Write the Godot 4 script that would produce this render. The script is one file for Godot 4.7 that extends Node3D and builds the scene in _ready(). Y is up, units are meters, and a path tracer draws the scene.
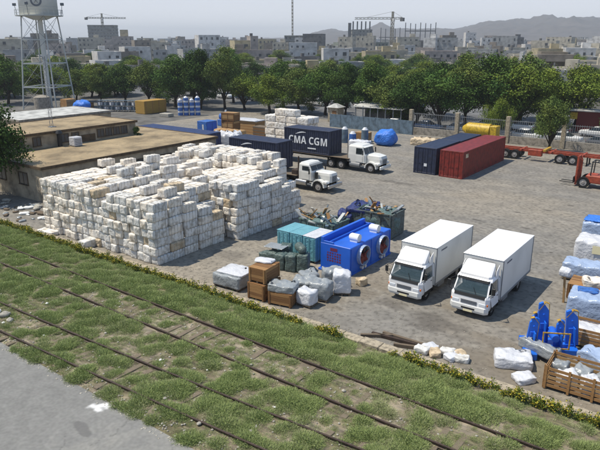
extends Node3D
# Yard frame: x runs along the railway, -z runs away from it; the camera stands in a window above the road.
var T := {}
var M := {}
var rng := RandomNumberGenerator.new()
var taken := {}

# ------------------------------------------------------------------ naming
func numbered(n: String) -> String:
	if not taken.has(n):
		taken[n] = 0
		return n
	taken[n] += 1
	return "%s_%03d" % [n, taken[n]]
func tag(o: Node, label: String, category: String, group := "", kind := "") -> Node:
	if label: o.set_meta("label", label)
	if category: o.set_meta("category", category)
	if group: o.set_meta("group", group)
	if kind: o.set_meta("kind", kind)
	return o
func thing(called: String, label: String, category: String, at := Vector3.ZERO, turn := 0.0, group := "") -> Node3D:
	var o := Node3D.new()
	o.name = numbered(called)
	add_child(o)
	o.position = at
	o.rotation.y = turn
	tag(o, label, category, group)
	return o
func part(parent: Node, called: String, st, m: Material) -> MeshInstance3D:
	var o := MeshInstance3D.new()
	o.name = called if parent != self else numbered(called)
	var me: Mesh
	if st is SurfaceTool:
		st.generate_normals()
		me = st.commit()
	else:
		me = st
	o.mesh = me
	o.material_override = m
	parent.add_child(o, true)
	return o
func copy(src: Node3D, at: Vector3, turn: float, label: String, group := "") -> Node3D:
	var o: Node3D = src.duplicate()
	o.name = numbered(String(src.name).rstrip("0123456789").rstrip("_"))
	add_child(o)
	o.position = at
	o.rotation.y = turn
	o.set_meta("label", label)
	if group: o.set_meta("group", group)
	return o
func structure(called: String, st, m: Material) -> MeshInstance3D:
	var o := part(self, called, st, m)
	o.set_meta("kind", "structure")
	return o

# ------------------------------------------------------------------ mesh helpers
func mb() -> SurfaceTool:
	var st := SurfaceTool.new()
	st.begin(Mesh.PRIMITIVE_TRIANGLES)
	st.set_smooth_group(-1)
	return st
func tri(st: SurfaceTool, a: Vector3, b: Vector3, c: Vector3, out: Vector3) -> void:
	var n := (c - a).cross(b - a)
	if n.dot(out) >= 0.0:
		st.add_vertex(a); st.add_vertex(b); st.add_vertex(c)
	else:
		st.add_vertex(a); st.add_vertex(c); st.add_vertex(b)
func quad(st: SurfaceTool, a: Vector3, b: Vector3, c: Vector3, d: Vector3, out: Vector3) -> void:
	tri(st, a, b, c, out)
	tri(st, a, c, d, out)
func bx(st: SurfaceTool, c: Vector3, s: Vector3, bev := 0.0, bs := Basis()) -> SurfaceTool:
	var h := s * 0.5
	var r: float = min(bev, min(h.x, min(h.y, h.z)) * 0.9)
	if r <= 0.0:
		for ax in 3:
			for sg in [-1.0, 1.0]:
				var n := Vector3.ZERO; n[ax] = sg
				var u := Vector3.ZERO; u[(ax + 1) % 3] = 1.0
				var v := Vector3.ZERO; v[(ax + 2) % 3] = 1.0
				quad(st, c + bs * (h * (n - u - v)), c + bs * (h * (n + u - v)), c + bs * (h * (n + u + v)), c + bs * (h * (n - u + v)), bs * n)
		return st
	var g := h - Vector3(r, r, r)
	for ax in 3:
		var i := (ax + 1) % 3
		var j := (ax + 2) % 3
		for sg in [-1.0, 1.0]:
			var q := []
			for e in [[-1, -1], [1, -1], [1, 1], [-1, 1]]:
				var p := Vector3.ZERO
				p[ax] = sg * h[ax]; p[i] = e[0] * g[i]; p[j] = e[1] * g[j]
				q.append(c + bs * p)
			var n := Vector3.ZERO; n[ax] = sg
			quad(st, q[0], q[1], q[2], q[3], bs * n)
			for sj in [-1.0, 1.0]:
				var p1 := Vector3.ZERO; p1[i] = sg * h[i]; p1[j] = sj * g[j]; p1[ax] = -g[ax]
				var p2 := Vector3.ZERO; p2[i] = sg * g[i]; p2[j] = sj * h[j]; p2[ax] = -g[ax]
				var p3 := p2; p3[ax] = g[ax]
				var p4 := p1; p4[ax] = g[ax]
				var nn := Vector3.ZERO; nn[i] = sg; nn[j] = sj
				quad(st, c + bs * p1, c + bs * p2, c + bs * p3, c + bs * p4, bs * nn)
	for sx in [-1.0, 1.0]:
		for sy in [-1.0, 1.0]:
			for sz in [-1.0, 1.0]:
				var sv := Vector3(sx, sy, sz)
				tri(st, c + bs * (sv * Vector3(h.x, g.y, g.z)), c + bs * (sv * Vector3(g.x, h.y, g.z)), c + bs * (sv * Vector3(g.x, g.y, h.z)), bs * sv)
	return st
func bar(st: SurfaceTool, a: Vector3, b: Vector3, w: float, t: float, up := Vector3.UP) -> SurfaceTool:
	var d := (b - a)
	var z := d.normalized()
	if absf(z.dot(up)) > 0.98: up = Vector3.RIGHT
	var x := up.cross(z).normalized()
	var y := z.cross(x)
	return bx(st, (a + b) * 0.5, Vector3(w, t, d.length()), 0.0, Basis(x, y, z))
func cyl(st: SurfaceTool, a: Vector3, b: Vector3, r0: float, r1: float, n := 10, caps := true) -> SurfaceTool:
	var z := (b - a).normalized()
	var u := z.cross(Vector3.UP if absf(z.y) < 0.9 else Vector3.RIGHT).normalized()
	var v := z.cross(u)
	for k in n:
		var t0 := TAU * k / n
		var t1 := TAU * (k + 1) / n
		if k == n - 1: t1 = 0.0
		var e0 := u * cos(t0) + v * sin(t0)
		var e1 := u * cos(t1) + v * sin(t1)
		st.set_smooth_group(0)
		quad(st, a + e0 * r0, a + e1 * r0, b + e1 * r1, b + e0 * r1, e0 + e1)
		if caps:
			st.set_smooth_group(-1)
			if r0 > 0.0: tri(st, a, a + e0 * r0, a + e1 * r0, -z)
			if r1 > 0.0: tri(st, b, b + e0 * r1, b + e1 * r1, z)
	st.set_smooth_group(-1)
	return st
func ext(st: SurfaceTool, pts: Array, x0: float, x1: float, xf := Transform3D()) -> SurfaceTool:
	# polygon given as (z, y), extruded along local x
	var pv := PackedVector2Array(pts)
	var area := 0.0
	for i in pv.size():
		area += pv[i].cross(pv[(i + 1) % pv.size()])
	var idx := Geometry2D.triangulate_polygon(pv)
	for k in range(0, idx.size(), 3):
		for e in [[x0, -1.0], [x1, 1.0]]:
			var q := []
			for m in 3:
				q.append(xf * Vector3(e[0], pv[idx[k + m]].y, pv[idx[k + m]].x))
			tri(st, q[0], q[1], q[2], xf.basis * Vector3(e[1], 0, 0))
	for i in pv.size():
		var p: Vector2 = pv[i]
		var q2: Vector2 = pv[(i + 1) % pv.size()]
		var d := q2 - p
		var n := Vector2(d.y, -d.x) * signf(area)
		quad(st, xf * Vector3(x0, p.y, p.x), xf * Vector3(x1, p.y, p.x), xf * Vector3(x1, q2.y, q2.x), xf * Vector3(x0, q2.y, q2.x), xf.basis * Vector3(0, n.y, n.x))
	return st
func ring(y: float, zf: float, zb: float, hw: float, ch := 0.08) -> Array:
	# a rectangle with cut corners in plan: front at +z
	var c: float = min(ch, hw * 0.9)
	return [Vector3(-hw + c, y, zf), Vector3(hw - c, y, zf), Vector3(hw, y, zf - c), Vector3(hw, y, zb + c), Vector3(hw - c, y, zb), Vector3(-hw + c, y, zb), Vector3(-hw, y, zb + c), Vector3(-hw, y, zf - c)]
func loft(st: SurfaceTool, rings: Array, bs := Basis()) -> SurfaceTool:
	var cen := Vector3.ZERO
	for r in rings:
		for p in r: cen += p
	cen /= float(rings.size() * rings[0].size())
	for k in rings.size() - 1:
		var m: int = rings[k].size()
		var mid := Vector3.ZERO
		for p in rings[k]: mid += p / float(m) * 0.5
		for p in rings[k + 1]: mid += p / float(m) * 0.5
		for i in m:
			var a: Vector3 = rings[k][i]
			var b: Vector3 = rings[k][(i + 1) % m]
			var c: Vector3 = rings[k + 1][(i + 1) % m]
			var d: Vector3 = rings[k + 1][i]
			quad(st, bs * a, bs * b, bs * c, bs * d, bs * ((a + b + c + d) * 0.25 - mid))
	for e in [0, rings.size() - 1]:
		var r: Array = rings[e]
		var m2 := Vector3.ZERO
		for p in r: m2 += p / float(r.size())
		for i in r.size():
			tri(st, bs * m2, bs * (r[i] as Vector3), bs * (r[(i + 1) % r.size()] as Vector3), bs * (m2 - cen))
	return st
func lumpy(size: Vector3, n: int, r: float, amp: float, freq: float, seed_: int, sag := 0.0) -> ArrayMesh:
	var st := SurfaceTool.new()
	st.begin(Mesh.PRIMITIVE_TRIANGLES)
	st.set_smooth_group(0)
	var nz := FastNoiseLite.new()
	nz.seed = seed_
	nz.frequency = freq
	nz.fractal_octaves = 3
	var h := size * 0.5
	var g := h - Vector3.ONE * r
	for ax in 3:
		for sg in [-1.0, 1.0]:
			var grid := []
			for i in n + 1:
				for j in n + 1:
					var p := Vector3.ZERO
					p[ax] = sg
					p[(ax + 1) % 3] = -1.0 + 2.0 * i / n
					p[(ax + 2) % 3] = -1.0 + 2.0 * j / n
					var q := p * h
					var inner := q.clamp(-g, g)
					var dir := (q - inner)
					dir = dir.normalized() if dir.length() > 1e-6 else Vector3.UP
					var w := inner + dir * r
					var bulge := (1.0 - pow(absf(p[(ax + 1) % 3]), 2.0)) * (1.0 - pow(absf(p[(ax + 2) % 3]), 2.0))
					w += dir * (nz.get_noise_3dv(w * 1.0) * amp + amp * 0.6 * bulge)
					if sag > 0.0 and w.y > 0.0:
						w.y -= sag * (0.5 + nz.get_noise_2d(w.x * 0.7 + 31.0, w.z * 0.7)) * (w.y / h.y)
					grid.append(w + Vector3(0, h.y, 0))
			for i in n:
				for j in n:
					var a: Vector3 = grid[i * (n + 1) + j]
					var b: Vector3 = grid[(i + 1) * (n + 1) + j]
					var c: Vector3 = grid[(i + 1) * (n + 1) + j + 1]
					var d: Vector3 = grid[i * (n + 1) + j + 1]
					quad(st, a, b, c, d, (a + b + c + d) * 0.25 - Vector3(0, h.y, 0))
	st.generate_normals()
	return st.commit()

# ------------------------------------------------------------------ textures and materials
func noise_tex(key: String, freq: float, oct: int, ramp: Array, size := 512, normal := false, strength := 4.0, type := FastNoiseLite.TYPE_SIMPLEX_SMOOTH) -> void:
	var nz := FastNoiseLite.new()
	nz.noise_type = type
	nz.seed = 7 + T.size() * 13
	nz.frequency = freq
	nz.fractal_octaves = oct
	var t := NoiseTexture2D.new()
	t.width = size; t.height = size
	t.seamless = true
	t.noise = nz
	if normal:
		t.as_normal_map = true
		t.bump_strength = strength
	else:
		var gr := Gradient.new()
		var off := PackedFloat32Array(); var col := PackedColorArray()
		for e in ramp:
			off.append(e[0]); col.append(e[1])
		gr.offsets = off; gr.colors = col
		t.color_ramp = gr
	T[key] = t
func gry(v: float) -> Color: return Color(v, v, v)
func mat(key: String, col: Color, rough := 0.8, tex := "", scale := 0.3, nrm := "", nscale := 1.0, metal := 0.0) -> StandardMaterial3D:
	var m := StandardMaterial3D.new()
	m.albedo_color = col
	m.roughness = rough
	m.metallic = metal
	if tex or nrm:
		m.uv1_triplanar = true
		m.uv1_world_triplanar = true
		m.uv1_scale = Vector3.ONE * scale
	if tex: m.albedo_texture = T[tex]
	if nrm:
		m.normal_enabled = true
		m.normal_texture = T[nrm]
		m.normal_scale = nscale
	M[key] = m
	return m
func make_materials() -> void:
	noise_tex("mottle", 0.012, 5, [[0.0, gry(0.62)], [0.45, gry(0.86)], [1.0, gry(1.0)]])
	noise_tex("fine", 0.06, 4, [[0.0, gry(0.7)], [0.5, gry(0.9)], [1.0, gry(1.0)]])
	noise_tex("faint", 0.006, 5, [[0.0, gry(0.90)], [0.5, gry(0.97)], [1.0, gry(1.0)]])
	noise_tex("grime", 0.010, 6, [[0.0, Color(0.66, 0.63, 0.59)], [0.34, Color(0.86, 0.845, 0.82)], [0.5, Color(0.97, 0.965, 0.955)], [1.0, gry(1.0)]])
	noise_tex("rusty", 0.02, 5, [[0.0, Color(0.55, 0.40, 0.30)], [0.34, Color(0.78, 0.68, 0.60)], [0.46, gry(0.94)], [1.0, gry(1.0)]])
	noise_tex("bump", 0.05, 4, [], 512, true, 6.0)
	noise_tex("crease", 0.018, 5, [], 512, true, 14.0)
	noise_tex("soilcol", 0.008, 6, [[0.0, Color(0.26, 0.22, 0.16)], [0.38, Color(0.40, 0.34, 0.26)], [0.55, Color(0.50, 0.44, 0.35)], [0.75, Color(0.60, 0.55, 0.46)], [1.0, Color(0.70, 0.66, 0.58)]], 1024)
	noise_tex("pebbles", 0.05, 3, [], 512, true, 10.0, FastNoiseLite.TYPE_CELLULAR)
	# wood grain
	var img := Image.create(128, 128, false, Image.FORMAT_RGB8)
	var nz := FastNoiseLite.new(); nz.seed = 5; nz.frequency = 0.09
	for y in 128:
		for x in 128:
			var v := 0.86 + 0.13 * nz.get_noise_2d(x * 0.12, y * 3.0) + 0.07 * nz.get_noise_2d(x * 1.5, y * 9.0)
			img.set_pixel(x, y, Color(v, v * 0.98, v * 0.95))
	T["grain"] = ImageTexture.create_from_image(img)

	mat("bale_white", Color(0.89, 0.88, 0.86), 0.7, "grime", 0.3, "crease", 0.45)
	mat("bale_grey", Color(0.83, 0.83, 0.82), 0.7, "grime", 0.35, "crease", 0.45)
	mat("bale_cream", Color(0.91, 0.88, 0.835), 0.7, "grime", 0.28, "crease", 0.45)
	mat("bale_tan", Color(0.80, 0.73, 0.62), 0.8, "grime", 0.25, "crease", 0.7)
	mat("strap", Color(0.58, 0.57, 0.54), 0.6)
	mat("film", Color(0.82, 0.825, 0.84), 0.25, "faint", 0.5, "crease", 0.45)
	mat("film_grey", Color(0.58, 0.60, 0.61), 0.25, "faint", 0.5, "crease", 0.45)
	mat("film_blue", Color(0.62, 0.69, 0.80), 0.25, "faint", 0.5, "crease", 0.45)
	mat("film_green", Color(0.37, 0.44, 0.42), 0.45, "mottle", 0.7, "crease", 1.0)
	mat("teal", Color(0.42, 0.65, 0.70), 0.5, "faint", 0.4, "crease", 0.5)
	mat("teal_dark", Color(0.36, 0.58, 0.62), 0.5, "faint", 0.4)
	mat("truck_white", Color(0.93, 0.93, 0.93), 0.3, "faint", 0.12)
	mat("box_white", Color(0.86, 0.86, 0.845), 0.45, "faint", 0.1)
	mat("trim_grey", Color(0.55, 0.56, 0.57), 0.5, "fine", 0.5)
	mat("plastic_dark", Color(0.10, 0.105, 0.11), 0.55)
	mat("glass_dark", Color(0.15, 0.18, 0.195), 0.05)
	mat("rubber", Color(0.07, 0.07, 0.07), 0.9, "fine", 1.0)
	mat("rim", Color(0.62, 0.62, 0.62), 0.45, "rusty", 0.8)
	mat("chassis", Color(0.10, 0.09, 0.085), 0.8, "fine", 0.6)
	mat("lamp_clear", Color(0.82, 0.84, 0.86), 0.12)
	mat("lamp_red", Color(0.60, 0.06, 0.05), 0.25)
	mat("lamp_amber", Color(0.85, 0.42, 0.08), 0.25)
	mat("plate", Color(0.90, 0.86, 0.70), 0.5)
	mat("ink", Color(0.35, 0.37, 0.42), 0.6)
	mat("cont_blue", Color(0.15, 0.185, 0.29), 0.55, "mottle", 0.25)
	mat("cont_blue_top", Color(0.15, 0.185, 0.29), 0.4, "mottle", 0.25)
	mat("cont_red", Color(0.53, 0.16, 0.12), 0.55, "mottle", 0.25)
	mat("cont_red_top", Color(0.53, 0.16, 0.12), 0.4, "mottle", 0.25)
	mat("cont_mid", Color(0.17, 0.24, 0.42), 0.5, "mottle", 0.25)
	mat("cont_white", Color(0.86, 0.87, 0.88), 0.5)
	mat("tractor_white", Color(0.88, 0.88, 0.86), 0.32, "faint", 0.2)
	mat("chrome", Color(0.72, 0.72, 0.72), 0.25, "", 1.0, "", 1.0, 0.8)
	mat("rust_brown", Color(0.26, 0.20, 0.16), 0.85, "mottle", 0.6)
	mat("machine_blue", Color(0.12, 0.38, 0.80), 0.42, "faint", 0.25)
	mat("machine_blue_b", Color(0.10, 0.41, 0.83), 0.42, "faint", 0.4)
	mat("fan_red", Color(0.42, 0.13, 0.12), 0.6)
	mat("red_print", Color(0.40, 0.15, 0.28), 0.6)
	mat("grey_metal", Color(0.36, 0.37, 0.38), 0.7, "faint", 0.3)
	mat("bin_green", Color(0.35, 0.45, 0.45), 0.7, "rusty", 0.5)
	mat("bin_grey", Color(0.34, 0.39, 0.39), 0.7, "rusty", 0.5)
	mat("tarp_blue", Color(0.16, 0.22, 0.46), 0.6, "mottle", 0.5, "crease", 1.0)
	mat("tarp_bright", Color(0.20, 0.47, 0.84), 0.5, "faint", 0.4, "crease", 1.0)
	mat("wood", Color(0.69, 0.53, 0.34), 0.8, "grain", 1.1)
	mat("wood_b", Color(0.55, 0.40, 0.24), 0.8, "grain", 1.3)
	mat("wood_c", Color(0.75, 0.61, 0.42), 0.8, "grain", 1.2)
	mat("wood_old", Color(0.47, 0.42, 0.36), 0.9, "grain", 0.9)
	mat("sleeper", Color(0.52, 0.48, 0.42), 0.95, "grain", 1.0, "bump", 0.6)
	mat("rail", Color(0.30, 0.235, 0.19), 0.6, "mottle", 0.8)
	mat("ply_yellow", Color(0.72, 0.58, 0.27), 0.75, "grain", 0.5)
	mat("yellow", Color(0.82, 0.68, 0.14), 0.5, "mottle", 0.5)
	mat("yellow_edge", Color(0.74, 0.60, 0.20), 0.6, "rusty", 0.6)
	mat("orange", Color(0.68, 0.29, 0.18), 0.6, "mottle", 0.35)
	mat("concrete", Color(0.64, 0.61, 0.56), 0.9, "mottle", 0.3, "bump", 0.5)
	mat("concrete_warm", Color(0.72, 0.67, 0.58), 0.9, "mottle", 0.5, "bump", 0.6)
	mat("plaster", Color(0.71, 0.66, 0.57), 0.9, "mottle", 0.12, "bump", 0.3)
	mat("roof_tan", Color(0.66, 0.585, 0.46), 0.95, "mottle", 0.04, "bump", 0.5)
	mat("roof_edge", Color(0.40, 0.33, 0.24), 0.9, "mottle", 0.3)
	mat("roof_white", Color(0.78, 0.78, 0.76), 0.8, "mottle", 0.1)
	mat("steel_pale", Color(0.76, 0.77, 0.75), 0.55, "faint", 0.12)
	mat("tank_pale", Color(0.86, 0.86, 0.83), 0.6, "faint", 0.08)
	mat("steel_grey", Color(0.42, 0.44, 0.46), 0.6)
	mat("steel_blue", Color(0.42, 0.50, 0.56), 0.6, "mottle", 0.2)
	mat("drum_blue", Color(0.24, 0.45, 0.76), 0.5, "mottle", 0.5)
	mat("bark", Color(0.24, 0.19, 0.14), 0.95, "mottle", 0.8)
	mat("crane", Color(0.50, 0.48, 0.42), 0.7)
	mat("window_dark", Color(0.25, 0.27, 0.29), 0.2)
	mat("stone_pale", Color(0.72, 0.70, 0.65), 0.9, "mottle", 0.8)
	mat("paper", Color(0.88, 0.88, 0.86), 0.8)
	var cg := StandardMaterial3D.new()
	cg.albedo_color = Color(0.30, 0.38, 0.40, 0.42)
	cg.transparency = BaseMaterial3D.TRANSPARENCY_ALPHA
	cg.roughness = 0.04
	M["cab_glass"] = cg
	for e in [["beige", 0.79, 0.76, 0.69], ["brown", 0.60, 0.56, 0.51], ["concrete_far", 0.60, 0.60, 0.58], ["pinkish", 0.75, 0.70, 0.66], ["white", 0.89, 0.88, 0.86], ["ochre", 0.75, 0.70, 0.57], ["grey", 0.71, 0.71, 0.70], ["dark", 0.44, 0.44, 0.44], ["greenish", 0.53, 0.56, 0.51], ["roofed", 0.60, 0.56, 0.49]]:
		mat("far_" + e[0], Color(e[1], e[2], e[3]), 0.9, "mottle", 0.05)
	for e in [["leaf_a", 1.0, 1.0, 1.0], ["leaf_b", 0.82, 0.92, 0.85], ["leaf_c", 1.06, 1.06, 0.85], ["leaf_d", 0.66, 0.76, 0.72]]:
		var m := StandardMaterial3D.new()
		m.albedo_color = Color(e[1], e[2], e[3])
		m.vertex_color_use_as_albedo = true
		m.roughness = 0.7
		m.metallic_specular = 0.2
		m.backlight_enabled = true
		m.backlight = Color(0.16, 0.2, 0.06)
		m.cull_mode = BaseMaterial3D.CULL_DISABLED
		M[e[0]] = m
	for e in [["car_white", 0.86, 0.86, 0.85], ["car_silver", 0.62, 0.64, 0.66], ["car_grey", 0.35, 0.36, 0.38], ["car_blue", 0.30, 0.40, 0.54], ["car_red", 0.42, 0.08, 0.09]]:
		mat(e[0], Color(e[1], e[2], e[3]), 0.25)

# image of a piece of ground laid over x0..x1, z0..z1
func ground_image(n: int, w: float, d: float, f: Callable) -> ImageTexture:
	var hgt := int(n * d / w)
	var img := Image.create(n, hgt, false, Image.FORMAT_RGB8)
	for j in hgt:
		for i in n:
			img.set_pixel(i, j, f.call((i + 0.5) / n, (j + 0.5) / hgt))
	img.generate_mipmaps()
	return ImageTexture.create_from_image(img)
func sheet(x0: float, x1: float, z0: float, z1: float, y: float, nx: int, nzz: int, hf: Callable) -> ArrayMesh:
	var st := SurfaceTool.new()
	st.begin(Mesh.PRIMITIVE_TRIANGLES)
	st.set_smooth_group(0)
	for j in nzz:
		for i in nx:
			var ps := []
			for e in [[i, j], [i + 1, j], [i + 1, j + 1], [i, j + 1]]:
				var u: float = float(e[0]) / nx
				var v: float = float(e[1]) / nzz
				var x := lerpf(x0, x1, u)
				var z := lerpf(z0, z1, v)
				ps.append([Vector3(x, y + hf.call(x, z), z), Vector2(u, v)])
			for k in [0, 1, 2, 0, 2, 3]:
				st.set_uv(ps[k][1])
				st.add_vertex(ps[k][0])
	st.generate_normals()
	return st.commit()

# ------------------------------------------------------------------ setting
var bank_noise := FastNoiseLite.new()
func bank_h(x: float, z: float) -> float:
	var w := -z
	var e := smoothstep(11.55, 12.3, w) * (1.0 - smoothstep(20.6, 21.2, w))
	return 0.02 + e * (0.09 + 0.10 * bank_noise.get_noise_2d(x * 2.2, z * 2.2))
func rail_a(x: float) -> float: return 18.3 + 0.0007 * pow(x + 15.0, 2.0) * (1.0 if x > -15.0 else 0.45)
func rail_c(x: float) -> float: return 14.42 + 0.062 * (x + 14.0) + 0.0009 * pow(x + 14.0, 2.0)
func build_ground() -> void:
	bank_noise.seed = 11
	bank_noise.frequency = 0.12
	var flat := func(_x, _z): return 0.0
	# far plain that reaches the horizon
	mat("plain", Color(0.36, 0.35, 0.31), 0.95, "mottle", 0.01)
	structure("ground", sheet(-4600, 2600, -4600, 500, -0.06, 6, 6, flat), M.plain)
	# yard
	var n1 := FastNoiseLite.new(); n1.seed = 3; n1.frequency = 0.035; n1.fractal_octaves = 5
	var n2 := FastNoiseLite.new(); n2.seed = 9; n2.frequency = 0.5; n2.fractal_octaves = 3
	var n3 := FastNoiseLite.new(); n3.seed = 21; n3.frequency = 0.16; n3.fractal_octaves = 4
	var spots := []
	var r := RandomNumberGenerator.new(); r.seed = 44
	for i in 70:
		spots.append([r.randf_range(-30, -4), r.randf_range(34, 70), r.randf_range(0.12, 0.5), r.randf_range(0.1, 0.28), r.randf_range(0.25, 0.6)])
	for e in [[-10.6, 25.4, 1.7, 1.0, 0.4], [-13.2, 26.0, 1.1, 0.7, 0.35], [-9.2, 24.6, 0.9, 0.5, 0.3], [-29, 41.5, 1.6, 0.5, 0.4], [-27, 51.0, 2.2, 0.6, 0.3], [-25.5, 26.5, 1.3, 0.8, 0.2]]:
		spots.append(e)
	var cells := {}
	for s in spots:
		for gx in range(int(floor((s[0] - s[2]) / 3.0)), int(floor((s[0] + s[2]) / 3.0)) + 1):
			for gz in range(int(floor((s[1] - s[3]) / 3.0)), int(floor((s[1] + s[3]) / 3.0)) + 1):
				var k := Vector2i(gx, gz)
				if not cells.has(k): cells[k] = []
				cells[k].append(s)
	var n4 := FastNoiseLite.new(); n4.seed = 5; n4.frequency = 2.6; n4.fractal_octaves = 3
	var X0 := -78.0; var Z0 := -86.0
	var area := [0.0, 1.0, 0.0, 1.0]
	var f := func(u: float, v: float) -> Color:
		var x := lerpf(area[0], area[1], u)
		var w := -lerpf(area[2], area[3], v)
		var tiny := n4.get_noise_2d(x, w)
		var big := n1.get_noise_2d(x, w)
		var mid := n3.get_noise_2d(x * 0.45, w * 1.4)
		var fin := n2.get_noise_2d(x, w * 1.3)
		var dust := clampf(0.4 + big * 0.7 + mid * 0.3 + (1.0 - smoothstep(24.0, 40.0, w)) * 0.28, 0.0, 1.0)
		var c := Color(0.445, 0.436, 0.418).lerp(Color(0.54, 0.505, 0.447), dust)
		var streak := n3.get_noise_2d(x * 0.12, w * 2.6 + 100.0)
		c = c * (1.0 + 0.11 * fin + 0.065 * streak + 0.11 * tiny)
		if tiny > 0.33 and mid > -0.1: c = c.lerp(Color(0.58, 0.56, 0.51), 0.35)
		if tiny < -0.36: c = c.lerp(Color(0.30, 0.285, 0.26), 0.35)
		if w < 31.0 and x > -17.0: c = c.lerp(Color(0.37, 0.335, 0.285), clampf(0.02 + mid * 1.5 + fin * 0.5, 0.0, 0.45) * (1.0 - smoothstep(27.0, 31.0, w)))
		var k := Vector2i(int(floor(x / 3.0)), int(floor(w / 3.0)))
		if cells.has(k):
			for s in cells[k]:
				var q := Vector2((x - s[0]) / s[2], (w - s[1]) / s[3]).length() + fin * 0.5
				c = c.lerp(Color(0.24, 0.22, 0.2), clampf((1.0 - q) * 2.0, 0.0, 1.0) * s[4])
		c.a = 1.0
		return c
	for e in [[-50.0, 14.0, -42.0, -21.55, 1800], [-78.0, 14.0, -86.0, -42.0, 1150], [-78.0, -50.0, -42.0, -21.55, 400]]:
		for k in 4: area[k] = e[k]
		var ym := StandardMaterial3D.new()
		ym.albedo_texture = ground_image(e[4], e[1] - e[0], e[3] - e[2], f)
		ym.roughness = 0.92
		structure("yard_pavement", sheet(e[0], e[1], e[2], e[3], 0.0, 24, 12, flat), ym)
	# paved yard behind the sheds, up to the street
	mat("yard_far", Color(0.43, 0.42, 0.40), 0.95, "mottle", 0.05)
	structure("back_yard_pavement", sheet(-150, X0, -100, -21.55, -0.01, 4, 4, flat), M.yard_far)
	mat("street", Color(0.44, 0.44, 0.44), 0.9, "mottle", 0.05)
	structure("street", sheet(-150, 60, -128, Z0, -0.02, 4, 2, flat), M.street)
	# railway bank
	var g1 := FastNoiseLite.new(); g1.seed = 71; g1.frequency = 0.25; g1.fractal_octaves = 4
	var fb := func(u: float, v: float) -> Color:
		var x := lerpf(-75.0, 14.0, u)
		var w := -lerpf(-21.5, -11.0, v)
		var a := g1.get_noise_2d(x, w)
		var b := n2.get_noise_2d(x * 2.0, w * 2.0)
		var c := Color(0.42, 0.38, 0.31).lerp(Color(0.56, 0.52, 0.45), clampf(0.5 + a * 1.2, 0.0, 1.0))
		c = c.lerp(Color(0.38, 0.37, 0.25), clampf(0.05 - a * 1.2 + b * 0.6, 0.0, 0.5))
		c = c * (1.0 + 0.22 * b)
		c.a = 1.0
		return c
	var bm := StandardMaterial3D.new()
	bm.albedo_texture = ground_image(1800, 89.0, 10.5, fb)
	bm.roughness = 1.0
	bm.normal_enabled = true
	bm.normal_texture = T.pebbles
	bm.uv1_scale = Vector3.ONE
	structure("railway_bank", sheet(-75, 14, -21.5, -11.0, 0.0, 220, 30, bank_h), bm)
	# asphalt road below the camera
	var fr := func(u: float, v: float) -> Color:
		var x := lerpf(-60.0, 14.0, u)
		var w := -lerpf(-11.62, 4.0, v)
		var a := n1.get_noise_2d(x * 2.0, w * 2.0)
		var b := n2.get_noise_2d(x * 2.0, w * 2.0)
		var c := Color(0.48, 0.478, 0.465) * (1.0 + 0.07 * a + 0.07 * b)
		c = c.lerp(Color(0.54, 0.525, 0.485), clampf((a + b * 0.4) * 0.5, 0.0, 0.25)) * (1.0 + 0.10 * n4.get_noise_2d(x * 2.0, w * 2.0))
		# spilled lime and a damp oil patch
		var q1 := Vector2((x + 17.75) / 0.42, (w - 11.12) / 0.34).length() + b * 1.0
		c = c.lerp(gry(0.97), clampf((1.05 - q1) * 1.8, 0.0, 0.9))
		var q2 := Vector2((x + 17.1 + (w - 10.05) * 0.9) / 0.5, (w - 10.05) / 0.28).length() + b * 0.35
		c = c.lerp(Color(0.36, 0.355, 0.35), clampf((1.0 - q2) * 4.0, 0.0, 0.6))
		# thin crack lines
		var cr: float = absf(n1.get_noise_2d(x * 3.0 + 50.0, w * 3.0))
		if cr < 0.006 and a > 0.0: c = c * 0.86
		c.a = 1.0
		return c
	var rm := StandardMaterial3D.new()
	rm.albedo_texture = ground_image(1300, 74.0, 15.7, fr)
	rm.roughness = 0.93
	structure("road", sheet(-60, 14, -11.62, 4.0, 0.045, 16, 4, flat), rm)
	# mountains: a rolling range far behind the city, with real relief
	var sil := [[-30, 0.0], [120, 0.5], [200, 1.2], [250, 2.2], [300, 4.0], [320, 9.0], [332, 10.5], [345, 9.0], [368, 11.0], [381, 16.5], [392, 11.5], [420, 10.5], [460, 11.5], [476, 15.0], [486, 18.0], [500, 18.5], [528, 20.5], [540, 23.5], [552, 22.0], [570, 24.5], [586, 21.5], [610, 19.5], [680, 17.0], [760, 10.0]]
	var mn := FastNoiseLite.new(); mn.seed = 8; mn.frequency = 0.0027; mn.fractal_octaves = 5; mn.fractal_type = FastNoiseLite.FRACTAL_RIDGED
	var st := SurfaceTool.new()
	st.begin(Mesh.PRIMITIVE_TRIANGLES)
	st.set_smooth_group(0)
	var na := 300; var nr := 60
	var pts := []
	for i in na + 1:
		var bearing := lerpf(-0.56, 0.70, float(i) / na)          # radians right of the view axis
		var px := 300.0 + 630.0 * tan(bearing)
		var e := 0.0
		for k in sil.size() - 1:
			if px >= sil[k][0] and px <= sil[k + 1][0]:
				e = lerpf(sil[k][1], sil[k + 1][1], (px - sil[k][0]) / (sil[k + 1][0] - sil[k][0]))
		for j in nr + 1:
			var t := float(j) / nr
			var d := lerpf(1950.0, 3500.0, t)
			var a := bearing - 0.64
			var x := sin(a) * d
			var z := -cos(a) * d
			var prof := sin(PI * clampf(t / 0.72, 0, 1) * 0.5) if t < 0.72 else cos((t - 0.72) / 0.28 * PI * 0.5)
			var rough := 1.0 if j == 0 else 0.80 + 0.34 * mn.get_noise_2d(x, z) + 0.08 * mn.get_noise_2d(x * 3.3, z * 3.3)
			var y := -6.0 + prof * rough * (e / 630.0 * 3066.0 * cos(bearing) + 6.0)
			pts.append(Vector3(x, y, z))
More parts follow.
